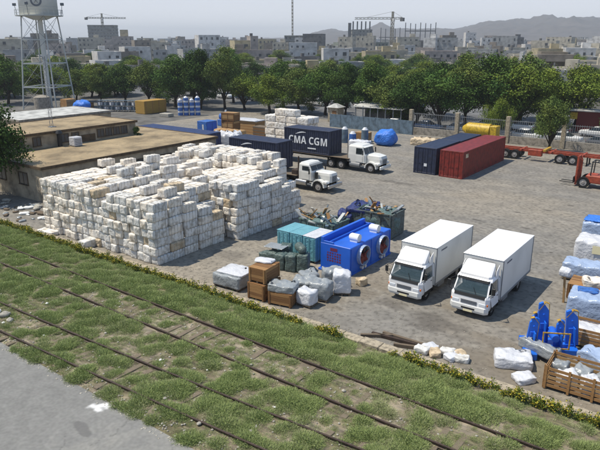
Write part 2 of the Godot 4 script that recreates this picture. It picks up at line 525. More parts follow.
	for i in na:
		for j in nr:
			var k := i * (nr + 1) + j
			quad(st, pts[k], pts[k + nr + 1], pts[k + nr + 2], pts[k + 1], Vector3.UP)
	mat("mountain", Color(0.34, 0.31, 0.29), 1.0, "mottle", 0.003)
	structure("mountains", st, M.mountain)

func build_bank() -> void:
	# two tracks: rails and sleepers
	for tk in 2:
		var lab: String = ["rusty railway track with grey sleepers nearest the yard kerb", "weed-covered rusty railway track nearest the asphalt road"][tk]
		var t := thing("railway_track", lab, "railway track", Vector3.ZERO)
		var prof := [Vector2(-0.06, 0.0), Vector2(-0.06, 0.012), Vector2(-0.012, 0.03), Vector2(-0.012, 0.1), Vector2(-0.036, 0.115), Vector2(-0.036, 0.15), Vector2(0.036, 0.15), Vector2(0.036, 0.115), Vector2(0.012, 0.1), Vector2(0.012, 0.03), Vector2(0.06, 0.012), Vector2(0.06, 0.0)]
		for s in 2:
			var st := mb()
			var x := -72.0
			while x < 12.0:
				var w0: float = (rail_a(x) - 1.76 * s) if tk == 0 else (rail_c(x) - 1.76 * s)
				var w1: float = (rail_a(x + 3.0) - 1.76 * s) if tk == 0 else (rail_c(x + 3.0) - 1.76 * s)
				for k in prof.size():
					var p: Vector2 = prof[k]
					var q: Vector2 = prof[(k + 1) % prof.size()]
					var d := q - p
					quad(st, Vector3(x, 0.10 + p.y, -w0 + p.x), Vector3(x + 3.0, 0.10 + p.y, -w1 + p.x), Vector3(x + 3.0, 0.10 + q.y, -w1 + q.x), Vector3(x, 0.10 + q.y, -w0 + q.x), Vector3(0, d.x, -d.y))
				x += 3.0
			part(t, "rail", st, M.rail)
		var sl := bx(mb(), Vector3.ZERO, Vector3(0.25, 0.14, 2.75), 0.015)
		sl.generate_normals()
		var me := sl.commit()
		var rr := RandomNumberGenerator.new(); rr.seed = 90 + tk
		var x2 := -48.0
		while x2 < 3.0:
			if not (tk == 1 and rr.randf() < 0.3):
				var o := MeshInstance3D.new()
				o.name = "sleeper"
				o.mesh = me
				o.material_override = M.sleeper
				var wc: float = (rail_a(x2) if tk == 0 else rail_c(x2)) - 0.88
				o.position = Vector3(x2, 0.062 + rr.randf_range(-0.02, 0.004), -wc + rr.randf_range(-0.08, 0.08))
				o.rotation.y = rr.randf_range(-0.05, 0.05) - (0.0 if tk == 0 else 0.06)
				t.add_child(o, true)
			x2 += rr.randf_range(0.62, 0.74)
	# weeds and grass: nobody could count it
	var variants := []
	var rg := RandomNumberGenerator.new(); rg.seed = 1234
	for v in 5:
		var st := mb()
		var nb := 95
		for b in nb:
			var a := rg.randf() * TAU
			var rad := sqrt(rg.randf()) * 0.24
			var p := Vector3(cos(a) * rad, -0.02, sin(a) * rad)
			var hgt := rg.randf_range(0.08, 0.27) * (1.0 - rad * 2.4)
			var la := a + rg.randf_range(-1.2, 1.2)
			var lean := Vector3(cos(la), 0, sin(la)) * rg.randf_range(0.02, 0.14)
			var sa := rg.randf() * TAU
			var side := Vector3(cos(sa), 0, sin(sa)) * rg.randf_range(0.0035, 0.0075)
			var mid := p + Vector3(0, hgt * 0.6, 0) + lean * 0.4
			var tip := p + Vector3(0, hgt, 0) + lean
			var sh := rg.randf_range(0.7, 1.3)
			var straw := rg.randf() < 0.14
			st.set_color(Color(sh * 1.9, sh * 1.35, sh * 1.5) if straw else Color(sh, sh, sh * rg.randf_range(0.8, 1.2)))
			quad(st, p - side * 0.6, p + side * 0.6, mid + side, mid - side, Vector3(0, 0.3, 1))
			tri(st, mid - side, mid + side, tip, Vector3(0, 0.3, 1))
			if b % 2 == 0:
				var c := p.lerp(tip, rg.randf_range(0.4, 1.0))
				var dd := Vector3(rg.randf_range(-1, 1), rg.randf_range(0.0, 0.9), rg.randf_range(-1, 1)).normalized() * rg.randf_range(0.03, 0.07)
				var ss := dd.cross(Vector3(rg.randf_range(-1, 1), rg.randf_range(-1, 1), 0.3)).normalized() * 0.006
				tri(st, c - ss, c + ss, c + dd, Vector3.UP)
		st.generate_normals()
		variants.append(st.commit())
	var gm := StandardMaterial3D.new()
	gm.vertex_color_use_as_albedo = true
	gm.roughness = 0.8
	gm.metallic_specular = 0.2
	gm.backlight_enabled = true
	gm.backlight = Color(0.12, 0.15, 0.05)
	gm.cull_mode = BaseMaterial3D.CULL_DISABLED
	var d1 := FastNoiseLite.new(); d1.seed = 31; d1.frequency = 0.16; d1.fractal_octaves = 3
	var d2 := FastNoiseLite.new(); d2.seed = 32; d2.frequency = 0.85; d2.fractal_octaves = 2
	var sets := [[], [], [], [], []]
	for i in 130000:
		var x := rg.randf_range(-66.0, 4.0)
		var w := rg.randf_range(11.66, 21.25)
		if x > -2.0 and w < 14.0: continue
		var a := 0.5 * d1.get_noise_2d(x, w) + 0.95 * d2.get_noise_2d(x, w)
		var ra := rail_a(x); var rc := rail_c(x)
		var dens := 0.0
		if w > ra + 0.3: dens = 0.20 - 0.26 * smoothstep(-18.0, -5.0, x)        # thick strip up to the kerb
		elif w > ra - 1.95: dens = -0.42 + 0.30 * smoothstep(-20.0, -32.0, x)    # between the rails of the far track
		elif w > rc + 0.2: dens = -0.10
		elif w > rc - 1.9: dens = -0.17
		else: dens = -0.3
		var lush := a + dens
		if lush < rg.randf_range(-0.16, 0.2):
			if rg.randf() > 0.16: continue
			lush = -0.3
		if absf(w - ra) < 0.12 or absf(w - ra + 1.76) < 0.12: continue
		var sc := rg.randf_range(0.55, 1.05) * (1.0 + 0.9 * clampf(lush, 0.0, 0.7)) * (1.0 if lush > -0.2 else 0.55)
		var b := Basis(Vector3.UP, rg.randf() * TAU).scaled(Vector3(sc, sc * rg.randf_range(0.7, 1.1), sc))
		var dry := clampf(rg.randf_range(-0.5, 0.5) - lush * 0.8 + 0.5 * d1.get_noise_2d(x * 1.7 + 200.0, w * 1.7), 0.0, 1.0)
		var col := Color(0.27, 0.33, 0.125).lerp(Color(0.50, 0.45, 0.31), dry) * rg.randf_range(0.85, 1.2)
		sets[i % 5].append([Transform3D(b, Vector3(x, bank_h(x, -w), -w)), col])
	for v in 5:
		var mm := MultiMesh.new()
		mm.transform_format = MultiMesh.TRANSFORM_3D
		mm.use_colors = true
		mm.mesh = variants[v]
		mm.instance_count = sets[v].size()
		for i in sets[v].size():
			mm.set_instance_transform(i, sets[v][i][0])
			mm.set_instance_color(i, sets[v][i][1])
		var o := MultiMeshInstance3D.new()
		o.name = numbered("grass")
		o.multimesh = mm
		o.material_override = gm
		add_child(o)
		tag(o, "green weeds and dry grass growing over the railway bank", "grass", "", "stuff")
	# stones and litter on the bank
	var chips := []
	for i in 4:
		chips.append(lumpy(Vector3(0.2, 0.12, 0.17), 3, 0.05, 0.05, 4.0, 200 + i))
	var places := [["a pale", -28.6, 13.0, 1.7], ["a pale", -27.9, 13.1, 2.0], ["a pale", -27.2, 12.9, 1.4], ["a", -29.3, 13.25, 1.3]]
	for i in 26:
		places.append(["a small", rg.randf_range(-30, -9), rg.randf_range(11.6, 17.8), rg.randf_range(0.35, 0.8)])
	for i in places.size():
		var p: Array = places[i]
		var o := part(self, "stone", chips[i % 4], M.stone_pale if i % 3 else M.paper)
		o.position = Vector3(p[1], bank_h(p[1], -p[2]) + 0.0, -p[2])
		o.scale = Vector3.ONE * float(p[3])
		o.rotation.y = i * 1.3
		tag(o, "pale stones heaped at the road edge by the near track" if i < 4 else "small pale stone or scrap lying in the weeds between the tracks", "stone", "stones heaped by the near track" if i < 4 else "scraps in the weeds")
	var gst := MultiMesh.new()
	gst.transform_format = MultiMesh.TRANSFORM_3D
	gst.mesh = chips[0]
	gst.instance_count = 3500
	for i in 3500:
		var x := rg.randf_range(-48, 2)
		var w := rg.randf_range(11.5, 18.6) if i % 3 else rg.randf_range(11.3, 12.1)
		var sc := rg.randf_range(0.12, 0.42)
		gst.set_instance_transform(i, Transform3D(Basis(Vector3.UP, rg.randf() * TAU).scaled(Vector3.ONE * sc), Vector3(x, bank_h(x, -w), -w)))
	var go := MultiMeshInstance3D.new()
	go.name = numbered("gravel")
	go.multimesh = gst
	go.material_override = M.stone_pale
	add_child(go)
	tag(go, "loose ballast gravel scattered around the rails", "gravel", "", "stuff")
	var ygr := MultiMesh.new()
	ygr.transform_format = MultiMesh.TRANSFORM_3D
	ygr.mesh = chips[1]
	ygr.instance_count = 2600
	for i in 2600:
		var w := 21.8 + 16.0 * pow(rg.randf(), 2.0)
		var sc := rg.randf_range(0.06, 0.3) * (0.7 + 0.5 * rg.randf())
		ygr.set_instance_transform(i, Transform3D(Basis(Vector3.UP, rg.randf() * TAU).scaled(Vector3(sc, sc * 0.6, sc)), Vector3(rg.randf_range(-28, 0), 0.0, -w)))
	var yo := MultiMeshInstance3D.new()
	yo.name = numbered("gravel")
	yo.multimesh = ygr
	yo.material_override = M.concrete
	add_child(yo)
	tag(yo, "loose grit and crumbs scattered over the yard inside the kerb", "gravel", "", "stuff")
	# kerb of separate stones
	var kb := Node3D.new()
	kb.name = "kerb"
	add_child(kb)
	kb.set_meta("kind", "structure")
	var ks := bx(mb(), Vector3.ZERO, Vector3(0.985, 0.24, 0.55), 0.02)
	ks.generate_normals()
	var km := ks.commit()
	for i in 62:
		var o := MeshInstance3D.new()
		o.name = "kerbstone"
		o.mesh = km
		o.material_override = M.concrete_warm
		o.position = Vector3(-58.0 + i, 0.06 + rg.randf_range(-0.02, 0.02), -21.5 + rg.randf_range(-0.02, 0.02))
		o.rotation.y = rg.randf_range(-0.012, 0.012)
		kb.add_child(o, true)
	# low yellow-green hedge bushes along the kerb
	var hv := []
	for v in 4:
		var st := mb()
		for b in 9:
			var a := rg.randf() * TAU
			var tip := Vector3(cos(a) * 0.16, rg.randf_range(0.22, 0.42), sin(a) * 0.16)
			st.set_color(Color(0.13, 0.10, 0.06))
			cyl(st, Vector3(cos(a) * 0.03, 0, sin(a) * 0.03), tip, 0.009, 0.004, 3, false)
			for l in 30:
				var t := rg.randf_range(0.25, 1.05)
				var c := tip * t + Vector3(rg.randf_range(-0.09, 0.09), rg.randf_range(-0.05, 0.05), rg.randf_range(-0.09, 0.09))
				var dd := Vector3(rg.randf_range(-1, 1), rg.randf_range(-0.1, 1), rg.randf_range(-1, 1)).normalized() * rg.randf_range(0.05, 0.09)
				var ss := dd.cross(Vector3(rg.randf_range(-1, 1), rg.randf_range(-1, 1), rg.randf_range(-1, 1))).normalized() * 0.026
				var yel := rg.randf() < 0.42
				st.set_color((Color(0.42, 0.36, 0.05) if yel else Color(0.085, 0.125, 0.025)) * rg.randf_range(0.8, 1.2))
				quad(st, c - ss, c + dd * 0.5 - ss * 0.3, c + dd, c + ss, Vector3.UP)
		st.generate_normals()
		hv.append(st.commit())
	var hx := -50.0
	var hi := 0
	var hn := 0
	while hx < 1.5:
		var gap := (hx > -15.6 and hx < -14.9) or (hx > -12.9 and hx < -11.7)
		if not gap and not (hx > -14.0 and hx < -8.6 and rg.randf() < 0.35):
			var o := part(self, "hedge_bush", hv[hi % 4], M.leaf_a)
			o.position = Vector3(hx, bank_h(hx, -21.0), -21.02 + rg.randf_range(-0.12, 0.08))
			o.rotation.y = rg.randf() * TAU
			o.scale = Vector3.ONE * rg.randf_range(0.85, 1.3)
			hn += 1
			tag(o, "small yellow-green hedge bush along the yard kerb, number %d from the left" % hn, "bush", "low hedge bushes along the kerb")
		hi += 1
		hx += rg.randf_range(0.3, 0.46)

# ------------------------------------------------------------------ trees
var tree_kinds := []
func make_tree(seed_: int, crown_r: float, crown_h: float, trunk_h: float, clumps: int, per: int, leaf: float) -> Array:
	# unit: metres; total height = trunk_h + crown_h
	var r := RandomNumberGenerator.new(); r.seed = seed_
	var tr := mb()
	var top := Vector3(r.randf_range(-0.3, 0.3), trunk_h, r.randf_range(-0.3, 0.3))
	cyl(tr, Vector3(0, -0.1, 0), top, 0.24, 0.16, 7, false)
	var cr := SurfaceTool.new()
	cr.begin(Mesh.PRIMITIVE_TRIANGLES)
	cr.set_smooth_group(-1)
	var lobes := []
	for i in 6:
		var an := TAU * i / 6.0 + r.randf_range(-0.5, 0.5)
		var rr := crown_r * r.randf_range(0.25, 0.62)
		lobes.append([Vector3(cos(an) * rr, trunk_h + crown_h * r.randf_range(0.12, 0.72), sin(an) * rr), crown_r * r.randf_range(0.42, 0.66)])
	lobes.append([Vector3(r.randf_range(-0.5, 0.5), trunk_h + crown_h * 0.8, r.randf_range(-0.5, 0.5)), crown_h * 0.2])
	for i in clumps:
		var c := Vector3.ZERO
		while true:
			c = Vector3(r.randf_range(-1, 1), r.randf_range(-1, 1), r.randf_range(-1, 1))
			if c.length() < 1.0 and c.length() > 0.35: break
		var lb: Array = lobes[i % lobes.size()]
		var pos: Vector3 = lb[0] + c * lb[1] * Vector3(1, 0.85, 1)
		if i % 5 == 0:
			var knee := top.lerp(pos, 0.45) + Vector3(0, 0.3, 0)
			cyl(tr, top - Vector3(0, r.randf_range(0, trunk_h * 0.3), 0), knee, 0.10, 0.06, 5, false)
			cyl(tr, knee, pos, 0.06, 0.02, 4, false)
		var cr_r := crown_r * r.randf_range(0.14, 0.34)
		var tone := r.randf_range(0.75, 1.25)
		var yel := r.randf_range(0.0, 1.0)
		for l in per:
			var d := Vector3(r.randfn(), r.randfn(), r.randfn()).normalized()
			var q := pos + d * cr_r * pow(r.randf(), 0.42) * Vector3(1.15, 0.8, 1.15)
			q += Vector3(r.randfn(), r.randfn(), r.randfn()) * 0.16
			var n := (d + Vector3(r.randfn(), r.randfn() + 0.5, r.randfn()) * 0.8).normalized()
			var u := n.cross(Vector3(r.randfn(), r.randfn(), r.randfn())).normalized() * leaf * r.randf_range(0.6, 1.2)
			var v := n.cross(u) * r.randf_range(0.4, 0.7)
			var sh := tone * r.randf_range(0.75, 1.25)
			cr.set_color(Color(0.092 + 0.045 * yel, 0.142 + 0.028 * yel, 0.038) * sh)
			cr.add_vertex(q - u); cr.add_vertex(q + v); cr.add_vertex(q + u)
			cr.add_vertex(q - u); cr.add_vertex(q + u); cr.add_vertex(q - v)
	tr.generate_normals(); cr.generate_normals()
	return [tr.commit(), cr.commit(), trunk_h + crown_h]
func tree(kind: int, x: float, w: float, height: float, spread: float, leafmat: String, label: String, group: String, called := "tree") -> Node3D:
	var k: Array = tree_kinds[kind]
	var t := thing(called, label, "tree", Vector3(x, -0.05, -w), x * 3.7 + w, group)
	part(t, "trunk", k[0], M.bark)
	part(t, "crown", k[1], M[leafmat])
	var s: float = height / k[2]
	t.scale = Vector3(s * spread, s, s * spread)
	return t

# ------------------------------------------------------------------ vehicles and containers
func wheel(parent: Node3D, at: Vector3, r: float, width: float, side: float, axis := 0) -> void:
	# axis 0: the axle runs along x, 2: along z; side says which way the outer face looks
	var ax := Vector3.RIGHT if axis == 0 else Vector3.BACK
	var t := Node3D.new()
	t.name = "wheel"
	parent.add_child(t, true)
	t.position = at
	var st := mb()
	var o := ax * width * 0.5
	cyl(st, -o, o, r, r, 18, false)
	for s in [-1.0, 1.0]:
		var n := 18
		for k in n:
			var q := []
			for e in [[k, r], [k + 1, r], [k + 1, r * 0.62], [k, r * 0.62]]:
				var an: float = TAU * e[0] / n
				var v := Vector3(0, cos(an), sin(an)) if axis == 0 else Vector3(cos(an), sin(an), 0)
				q.append(v * e[1] + o * s * (1.0 if e[1] == r else 0.9))
			quad(st, q[0], q[1], q[2], q[3], o * s)
	part(t, "tyre", st, M.rubber)
	var rm := mb()
	cyl(rm, o * side * 0.2, o * side * 0.72, r * 0.62, r * 0.60, 16)
	cyl(rm, o * side * 0.7, o * side * 0.98, r * 0.26, r * 0.2, 10)
	part(t, "rim", rm, M.rim)
func box_truck(label: String, at: Vector3) -> Node3D:
	var t := thing("box_truck", label, "truck", at, 0.0, "white box trucks parked side by side")
	# cargo body, z from 0 back to -5
	var b := part(t, "cargo_box", bx(mb(), Vector3(0, 1.68, -2.5), Vector3(2.06, 2.1, 5.0), 0.02), M.box_white)
	var rail := mb()
	for s in [-1, 1]:
		bx(rail, Vector3(1.035 * s, 0.66, -2.5), Vector3(0.035, 0.13, 5.02), 0.008)
		bx(rail, Vector3(1.035 * s, 1.68, -0.03), Vector3(0.035, 2.1, 0.07), 0.008)
		bx(rail, Vector3(1.035 * s, 1.68, -4.97), Vector3(0.035, 2.1, 0.07), 0.008)
	part(b, "edge_trim", rail, M.trim_grey)
	part(b, "roof_panel", bx(mb(), Vector3(0, 2.745, -2.5), Vector3(2.1, 0.035, 5.05), 0.012), M.truck_white)
	var rd := mb()
	for s in [-1, 1]: bx(rd, Vector3(0.5 * s, 1.66, -5.015), Vector3(0.96, 1.95, 0.03), 0.01)
	part(b, "rear_door", rd, M.box_white)
	# small blue-grey print on the flank
	var pr := mb()
	for k in 9: bx(pr, Vector3(1.034, 2.45, -0.62 - k * 0.085), Vector3(0.006, 0.085 if k % 3 else 0.11, 0.055))
	part(b, "lettering", pr, M.ink)
	# chassis
	var ch := mb()
	for s in [-1, 1]: bx(ch, Vector3(0.38 * s, 0.55, -1.8), Vector3(0.09, 0.18, 6.2))
	for k in 6: bx(ch, Vector3(0, 0.54, -4.6 + k * 0.95), Vector3(0.76, 0.1, 0.07))
	bx(ch, Vector3(0, 0.37, -3.3), Vector3(1.7, 0.12, 0.12))
	bx(ch, Vector3(0, 0.37, 0.62), Vector3(1.6, 0.12, 0.12))
	part(t, "chassis", ch, M.chassis)
	part(t, "fuel_tank", bx(mb(), Vector3(0.78, 0.45, -1.05), Vector3(0.42, 0.36, 0.75), 0.06), M.trim_grey)
	part(t, "rear_bumper", bx(mb(), Vector3(0, 0.5, -5.0), Vector3(1.9, 0.1, 0.08), 0.02), M.plastic_dark)
	for s in [-1, 1]:
		part(t, "tail_lamp", bx(mb(), Vector3(0.78 * s, 0.62, -5.05), Vector3(0.3, 0.09, 0.05), 0.01), M.lamp_red)
		wheel(t, Vector3(0.80 * s, 0.38, 0.62), 0.38, 0.2, s)
		wheel(t, Vector3(0.86 * s, 0.38, -3.3), 0.38, 0.19, s)
		wheel(t, Vector3(0.62 * s, 0.38, -3.3), 0.38, 0.19, s)
		part(t, "mud_guard", bx(mb(), Vector3(0.76 * s, 0.42, -2.72), Vector3(0.46, 0.5, 0.03)), M.plastic_dark)
	# cab
	var cab := mb()
	loft(cab, [ring(0.46, 1.50, 0.10, 0.93, 0.12), ring(0.62, 1.58, 0.08, 0.97, 0.14), ring(1.12, 1.55, 0.08, 0.985, 0.16), ring(1.22, 1.50, 0.08, 0.98, 0.16)])
	loft(cab, [ring(1.86, 1.14, 0.09, 0.905, 0.14), ring(1.92, 1.10, 0.10, 0.89, 0.14), ring(2.02, 0.98, 0.14, 0.84, 0.14)])
	bx(cab, Vector3(0, 1.54, 0.13), Vector3(1.78, 0.66, 0.06))
	for s in [-1, 1]:
		bar(cab, Vector3(0.86 * s, 1.2, 1.43), Vector3(0.80 * s, 1.88, 1.05), 0.08, 0.06)
		bar(cab, Vector3(0.955 * s, 1.2, 0.17), Vector3(0.885 * s, 1.88, 0.17), 0.06, 0.18)
	var cb := part(t, "cab", cab, M.truck_white)
	part(cb, "dashboard", bx(mb(), Vector3(0, 1.26, 1.2), Vector3(1.6, 0.1, 0.42), 0.03), M.plastic_dark)
	part(cb, "cabin_floor", bx(mb(), Vector3(0, 1.23, 0.62), Vector3(1.7, 0.03, 0.8)), M.plastic_dark)
	for s in [-1, 1]:
		var seat := part(cb, "seat", bx(mb(), Vector3(0.45 * s, 1.30, 0.55), Vector3(0.5, 0.12, 0.5), 0.03), M.trim_grey)
		part(seat, "backrest", bx(mb(), Vector3(0.45 * s, 1.56, 0.30), Vector3(0.48, 0.5, 0.12), 0.04), M.trim_grey)
	var sw := mb()
	for k in 12:
		var a0 := TAU * k / 12.0
		var a1 := TAU * (k + 1) / 12.0
		bar(sw, Vector3(-0.45 + cos(a0) * 0.19, 1.40 + sin(a0) * 0.12, 0.92 + sin(a0) * 0.14), Vector3(-0.45 + cos(a1) * 0.19, 1.40 + sin(a1) * 0.12, 0.92 + sin(a1) * 0.14), 0.03, 0.03)
	part(cb, "steering_wheel", sw, M.plastic_dark)
	# windscreen follows the slope between 1.22 and 1.88
	var g := mb()
	var n0 := Vector3(0, 0.5, 0.87) * 0.008
	var wsq := [Vector3(-0.83, 1.23, 1.475), Vector3(0.83, 1.23, 1.475), Vector3(0.78, 1.87, 1.125), Vector3(-0.78, 1.87, 1.125)]
	quad(g, wsq[0] + n0, wsq[1] + n0, wsq[2] + n0, wsq[3] + n0, n0)
	part(cb, "windscreen", g, M.cab_glass)
	part(cb, "lower_screen_band", loft(mb(), [ring(1.10, 1.566, 1.4, 0.80, 0.03), ring(1.25, 1.505, 1.38, 0.80, 0.03)]), M.plastic_dark)
	part(cb, "sun_visor", loft(mb(), [ring(1.84, 1.20, 1.0, 0.82, 0.05), ring(1.93, 1.16, 0.96, 0.80, 0.05)]), M.plastic_dark)
	for s in [-1, 1]:
		var dr := mb()
		ext(dr, [Vector2(0.3, 0.66), Vector2(1.18, 0.66), Vector2(1.30, 1.14), Vector2(1.20, 1.24), Vector2(0.3, 1.24)], 0.0, 0.012, Transform3D(Basis(Vector3(s, 0, 0), Vector3(-0.118 * s, 1, 0), Vector3(0, 0, 1)), Vector3((0.985 + 0.13) * s, 0.0, 0)))
		var door := part(cb, "door", dr, M.truck_white)
		var dw := mb()
		ext(dw, [Vector2(0.27, 1.24), Vector2(1.34, 1.24), Vector2(1.02, 1.86), Vector2(0.27, 1.86)], 0.014, 0.022, Transform3D(Basis(Vector3(s, 0, 0), Vector3(-0.118 * s, 1, 0), Vector3(0, 0, 1)), Vector3((0.985 + 0.13) * s, 0.0, 0)))
		part(door, "side_window", dw, M.cab_glass)
		part(door, "handle", bx(mb(), Vector3(1.0 * s, 1.06, 0.42), Vector3(0.04, 0.035, 0.15), 0.008), M.plastic_dark)
		var ar := mb()
		ext(ar, [Vector2(0.12, 0.38), Vector2(0.2, 0.64), Vector2(0.4, 0.8), Vector2(0.84, 0.8), Vector2(1.06, 0.6), Vector2(1.1, 0.4)], 0.72 * s, 0.99 * s)
		part(cb, "wheel_arch", ar, M.plastic_dark)
		part(cb, "step", bx(mb(), Vector3(0.93 * s, 0.46, 0.2), Vector3(0.12, 0.18, 0.3), 0.02), M.plastic_dark)
		var mi := mb()
		bar(mi, Vector3(0.93 * s, 1.85, 1.1), Vector3(1.12 * s, 1.78, 1.38), 0.025, 0.025)
		bar(mi, Vector3(1.12 * s, 1.8, 1.38), Vector3(1.12 * s, 1.3, 1.42), 0.025, 0.025)
		bar(mi, Vector3(1.12 * s, 1.32, 1.42), Vector3(0.96 * s, 1.2, 1.35), 0.025, 0.025)
		bx(mi, Vector3(1.13 * s, 1.58, 1.41), Vector3(0.17, 0.34, 0.06), 0.02)
		part(cb, "mirror", mi, M.plastic_dark)
		var hl := bx(mb(), Vector3(0.68 * s, 0.82, 1.545), Vector3(0.36, 0.15, 0.08), 0.02)
		part(cb, "headlight", hl, M.lamp_clear)
		part(cb, "indicator", bx(mb(), Vector3(0.90 * s, 0.82, 1.47), Vector3(0.09, 0.13, 0.09), 0.02), M.lamp_amber)
		part(cb, "fog_lamp", bx(mb(), Vector3(0.62 * s, 0.52, 1.60), Vector3(0.2, 0.09, 0.04), 0.01), M.lamp_clear)
		var wp := mb()
		bar(wp, Vector3(0.55 * s - 0.25, 1.27, 1.50), Vector3(0.55 * s - 0.45, 1.56, 1.335), 0.02, 0.012)
		part(cb, "wiper", wp, M.plastic_dark)
	var gr := mb()
	for k in 3: bx(gr, Vector3(0, 0.76 + k * 0.07, 1.58), Vector3(0.82, 0.025, 0.03))
	part(cb, "grille", gr, M.plastic_dark)
	var bp := mb()
	loft(bp, [ring(0.34, 1.60, 1.3, 0.96, 0.16), ring(0.46, 1.64, 1.3, 0.99, 0.17), ring(0.66, 1.63, 1.3, 0.99, 0.17)])
	part(cb, "bumper", bp, M.box_white)
	part(cb, "intake", bx(mb(), Vector3(0, 0.52, 1.625), Vector3(0.7, 0.1, 0.04), 0.01), M.plastic_dark)
	part(cb, "number_plate", bx(mb(), Vector3(0, 0.40, 1.635), Vector3(0.46, 0.11, 0.012)), M.plate)
	# roof wind deflector with side fins
	var df := mb()
	loft(df, [ring(2.00, 1.02, 0.16, 0.80, 0.1), ring(2.10, 1.0, 0.16, 0.80, 0.1), ring(2.50, 0.46, 0.18, 0.74, 0.08), ring(2.58, 0.30, 0.18, 0.70, 0.06)])
	var dd := part(cb, "wind_deflector", df, M.truck_white)
	for s in [-1, 1]:
		var fin := mb()
		ext(fin, [Vector2(0.06, 1.0), Vector2(0.22, 1.0), Vector2(0.5, 2.05), Vector2(0.42, 2.3), Vector2(0.06, 2.5)], 0.86 * s, 0.885 * s)
		part(dd, "side_fin", fin, M.truck_white)
	# cooling unit slot between cab and body
	part(t, "cab_gap_duct", bx(mb(), Vector3(0, 2.3, 0.09), Vector3(1.2, 0.5, 0.12), 0.02), M.plastic_dark)
	return t

func container(called: String, label: String, at: Vector3, turn: float, L: float, Hh: float, body: String, top: String, group := "") -> Node3D:
	# long side along z, doors at +z end
	var t := thing(called, label, "container", at, turn, group)
	var w := 1.19
	for s in [-1, 1]:
		var st := mb()
		var n := int(L / 0.28)
		var st0 := (L - 0.3) / n
		for k in n:
			var z0 := -L + 0.15 + k * st0
			var pr := [[z0, 0.0], [z0 + st0 * 0.3, 0.0], [z0 + st0 * 0.45, 0.036], [z0 + st0 * 0.85, 0.036], [z0 + st0, 0.0]]
			for m in 4:
				quad(st, Vector3((w - pr[m][1]) * s, 0.16, pr[m][0]), Vector3((w - pr[m + 1][1]) * s, 0.16, pr[m + 1][0]), Vector3((w - pr[m + 1][1]) * s, Hh - 0.1, pr[m + 1][0]), Vector3((w - pr[m][1]) * s, Hh - 0.1, pr[m][0]), Vector3(s, 0, 0))
		part(t, "side_panel", st, M[body])
	var fr := mb()
	for s in [-1, 1]:
		bx(fr, Vector3(1.17 * s, 0.08, -L * 0.5), Vector3(0.1, 0.16, L), 0.01)
		bx(fr, Vector3(1.185 * s, Hh - 0.05, -L * 0.5), Vector3(0.07, 0.1, L), 0.01)
		for z in [-0.075, -L + 0.075]:
			bx(fr, Vector3(1.145 * s, Hh * 0.5, z), Vector3(0.152, Hh - 0.02, 0.152), 0.01)
	for z in [-0.06, -L + 0.06]:
		bx(fr, Vector3(0, 0.08, z), Vector3(2.14, 0.155, 0.1), 0.01)
		bx(fr, Vector3(0, Hh - 0.07, z), Vector3(2.14, 0.13, 0.1), 0.01)
	part(t, "frame", fr, M[body])
	var rf := mb()
	var n2 := int(L / 0.42)
	for k in n2:
		var z0 := -L + k * L / n2
		var q := L / n2
		quad(rf, Vector3(-1.15, Hh - 0.012, z0), Vector3(1.15, Hh - 0.012, z0), Vector3(1.15, Hh - 0.012, z0 + q * 0.6), Vector3(-1.15, Hh - 0.012, z0 + q * 0.6), Vector3.UP)
		quad(rf, Vector3(-1.15, Hh - 0.012, z0 + q * 0.6), Vector3(1.15, Hh - 0.012, z0 + q * 0.6), Vector3(1.15, Hh - 0.03, z0 + q * 0.8), Vector3(-1.15, Hh - 0.03, z0 + q * 0.8), Vector3.UP)
		quad(rf, Vector3(-1.15, Hh - 0.03, z0 + q * 0.8), Vector3(1.15, Hh - 0.03, z0 + q * 0.8), Vector3(1.15, Hh - 0.012, z0 + q), Vector3(-1.15, Hh - 0.012, z0 + q), Vector3.UP)
	part(t, "roof", rf, M[top])
	part(t, "end_wall", bx(mb(), Vector3(0, Hh * 0.5, -L + 0.06), Vector3(2.1, Hh - 0.2, 0.04)), M[body])
	for s in [-1, 1]:
		var d := part(t, "door", bx(mb(), Vector3(0.535 * s, Hh * 0.5, -0.05), Vector3(1.05, Hh - 0.3, 0.05), 0.01), M[body])
		var rods := mb()
		for e in [0.28, 0.75]:
			cyl(rods, Vector3(e * s, 0.12, 0.0), Vector3(e * s, Hh - 0.1, 0.0), 0.02, 0.02, 6)
			bx(rods, Vector3((e - 0.12) * s, 1.1, 0.0), Vector3(0.24, 0.03, 0.03))
		part(d, "lock_rod", rods, M[body])
		var hg := mb()
		for y in [0.5, 1.1, 1.7, 2.2]: bx(hg, Vector3(1.06 * s, y, -0.015), Vector3(0.12, 0.07, 0.04))
		part(d, "hinge", hg, M[body])
	part(t, "base", bx(mb(), Vector3(0, 0.1, -L * 0.5), Vector3(2.2, 0.08, L - 0.1)), M.rust_brown)
	return t
func text_part(parent: Node, words: String, size: float, at: Vector3, turn: float, m: Material, bold := true) -> MeshInstance3D:
	var tm := TextMesh.new()
	tm.text = words
	var f := SystemFont.new()
	f.font_names = PackedStringArray(["Droid Sans"])
	if bold: f.font_weight = 700
	tm.font = f
	tm.font_size = 64
	tm.pixel_size = size / 46.0
	tm.depth = 0.012
	tm.curve_step = 4.0
	var o := MeshInstance3D.new()
	o.name = "lettering"
	o.mesh = tm
	o.material_override = m
	parent.add_child(o, true)
	o.position = at
	o.rotation.y = turn
	return o
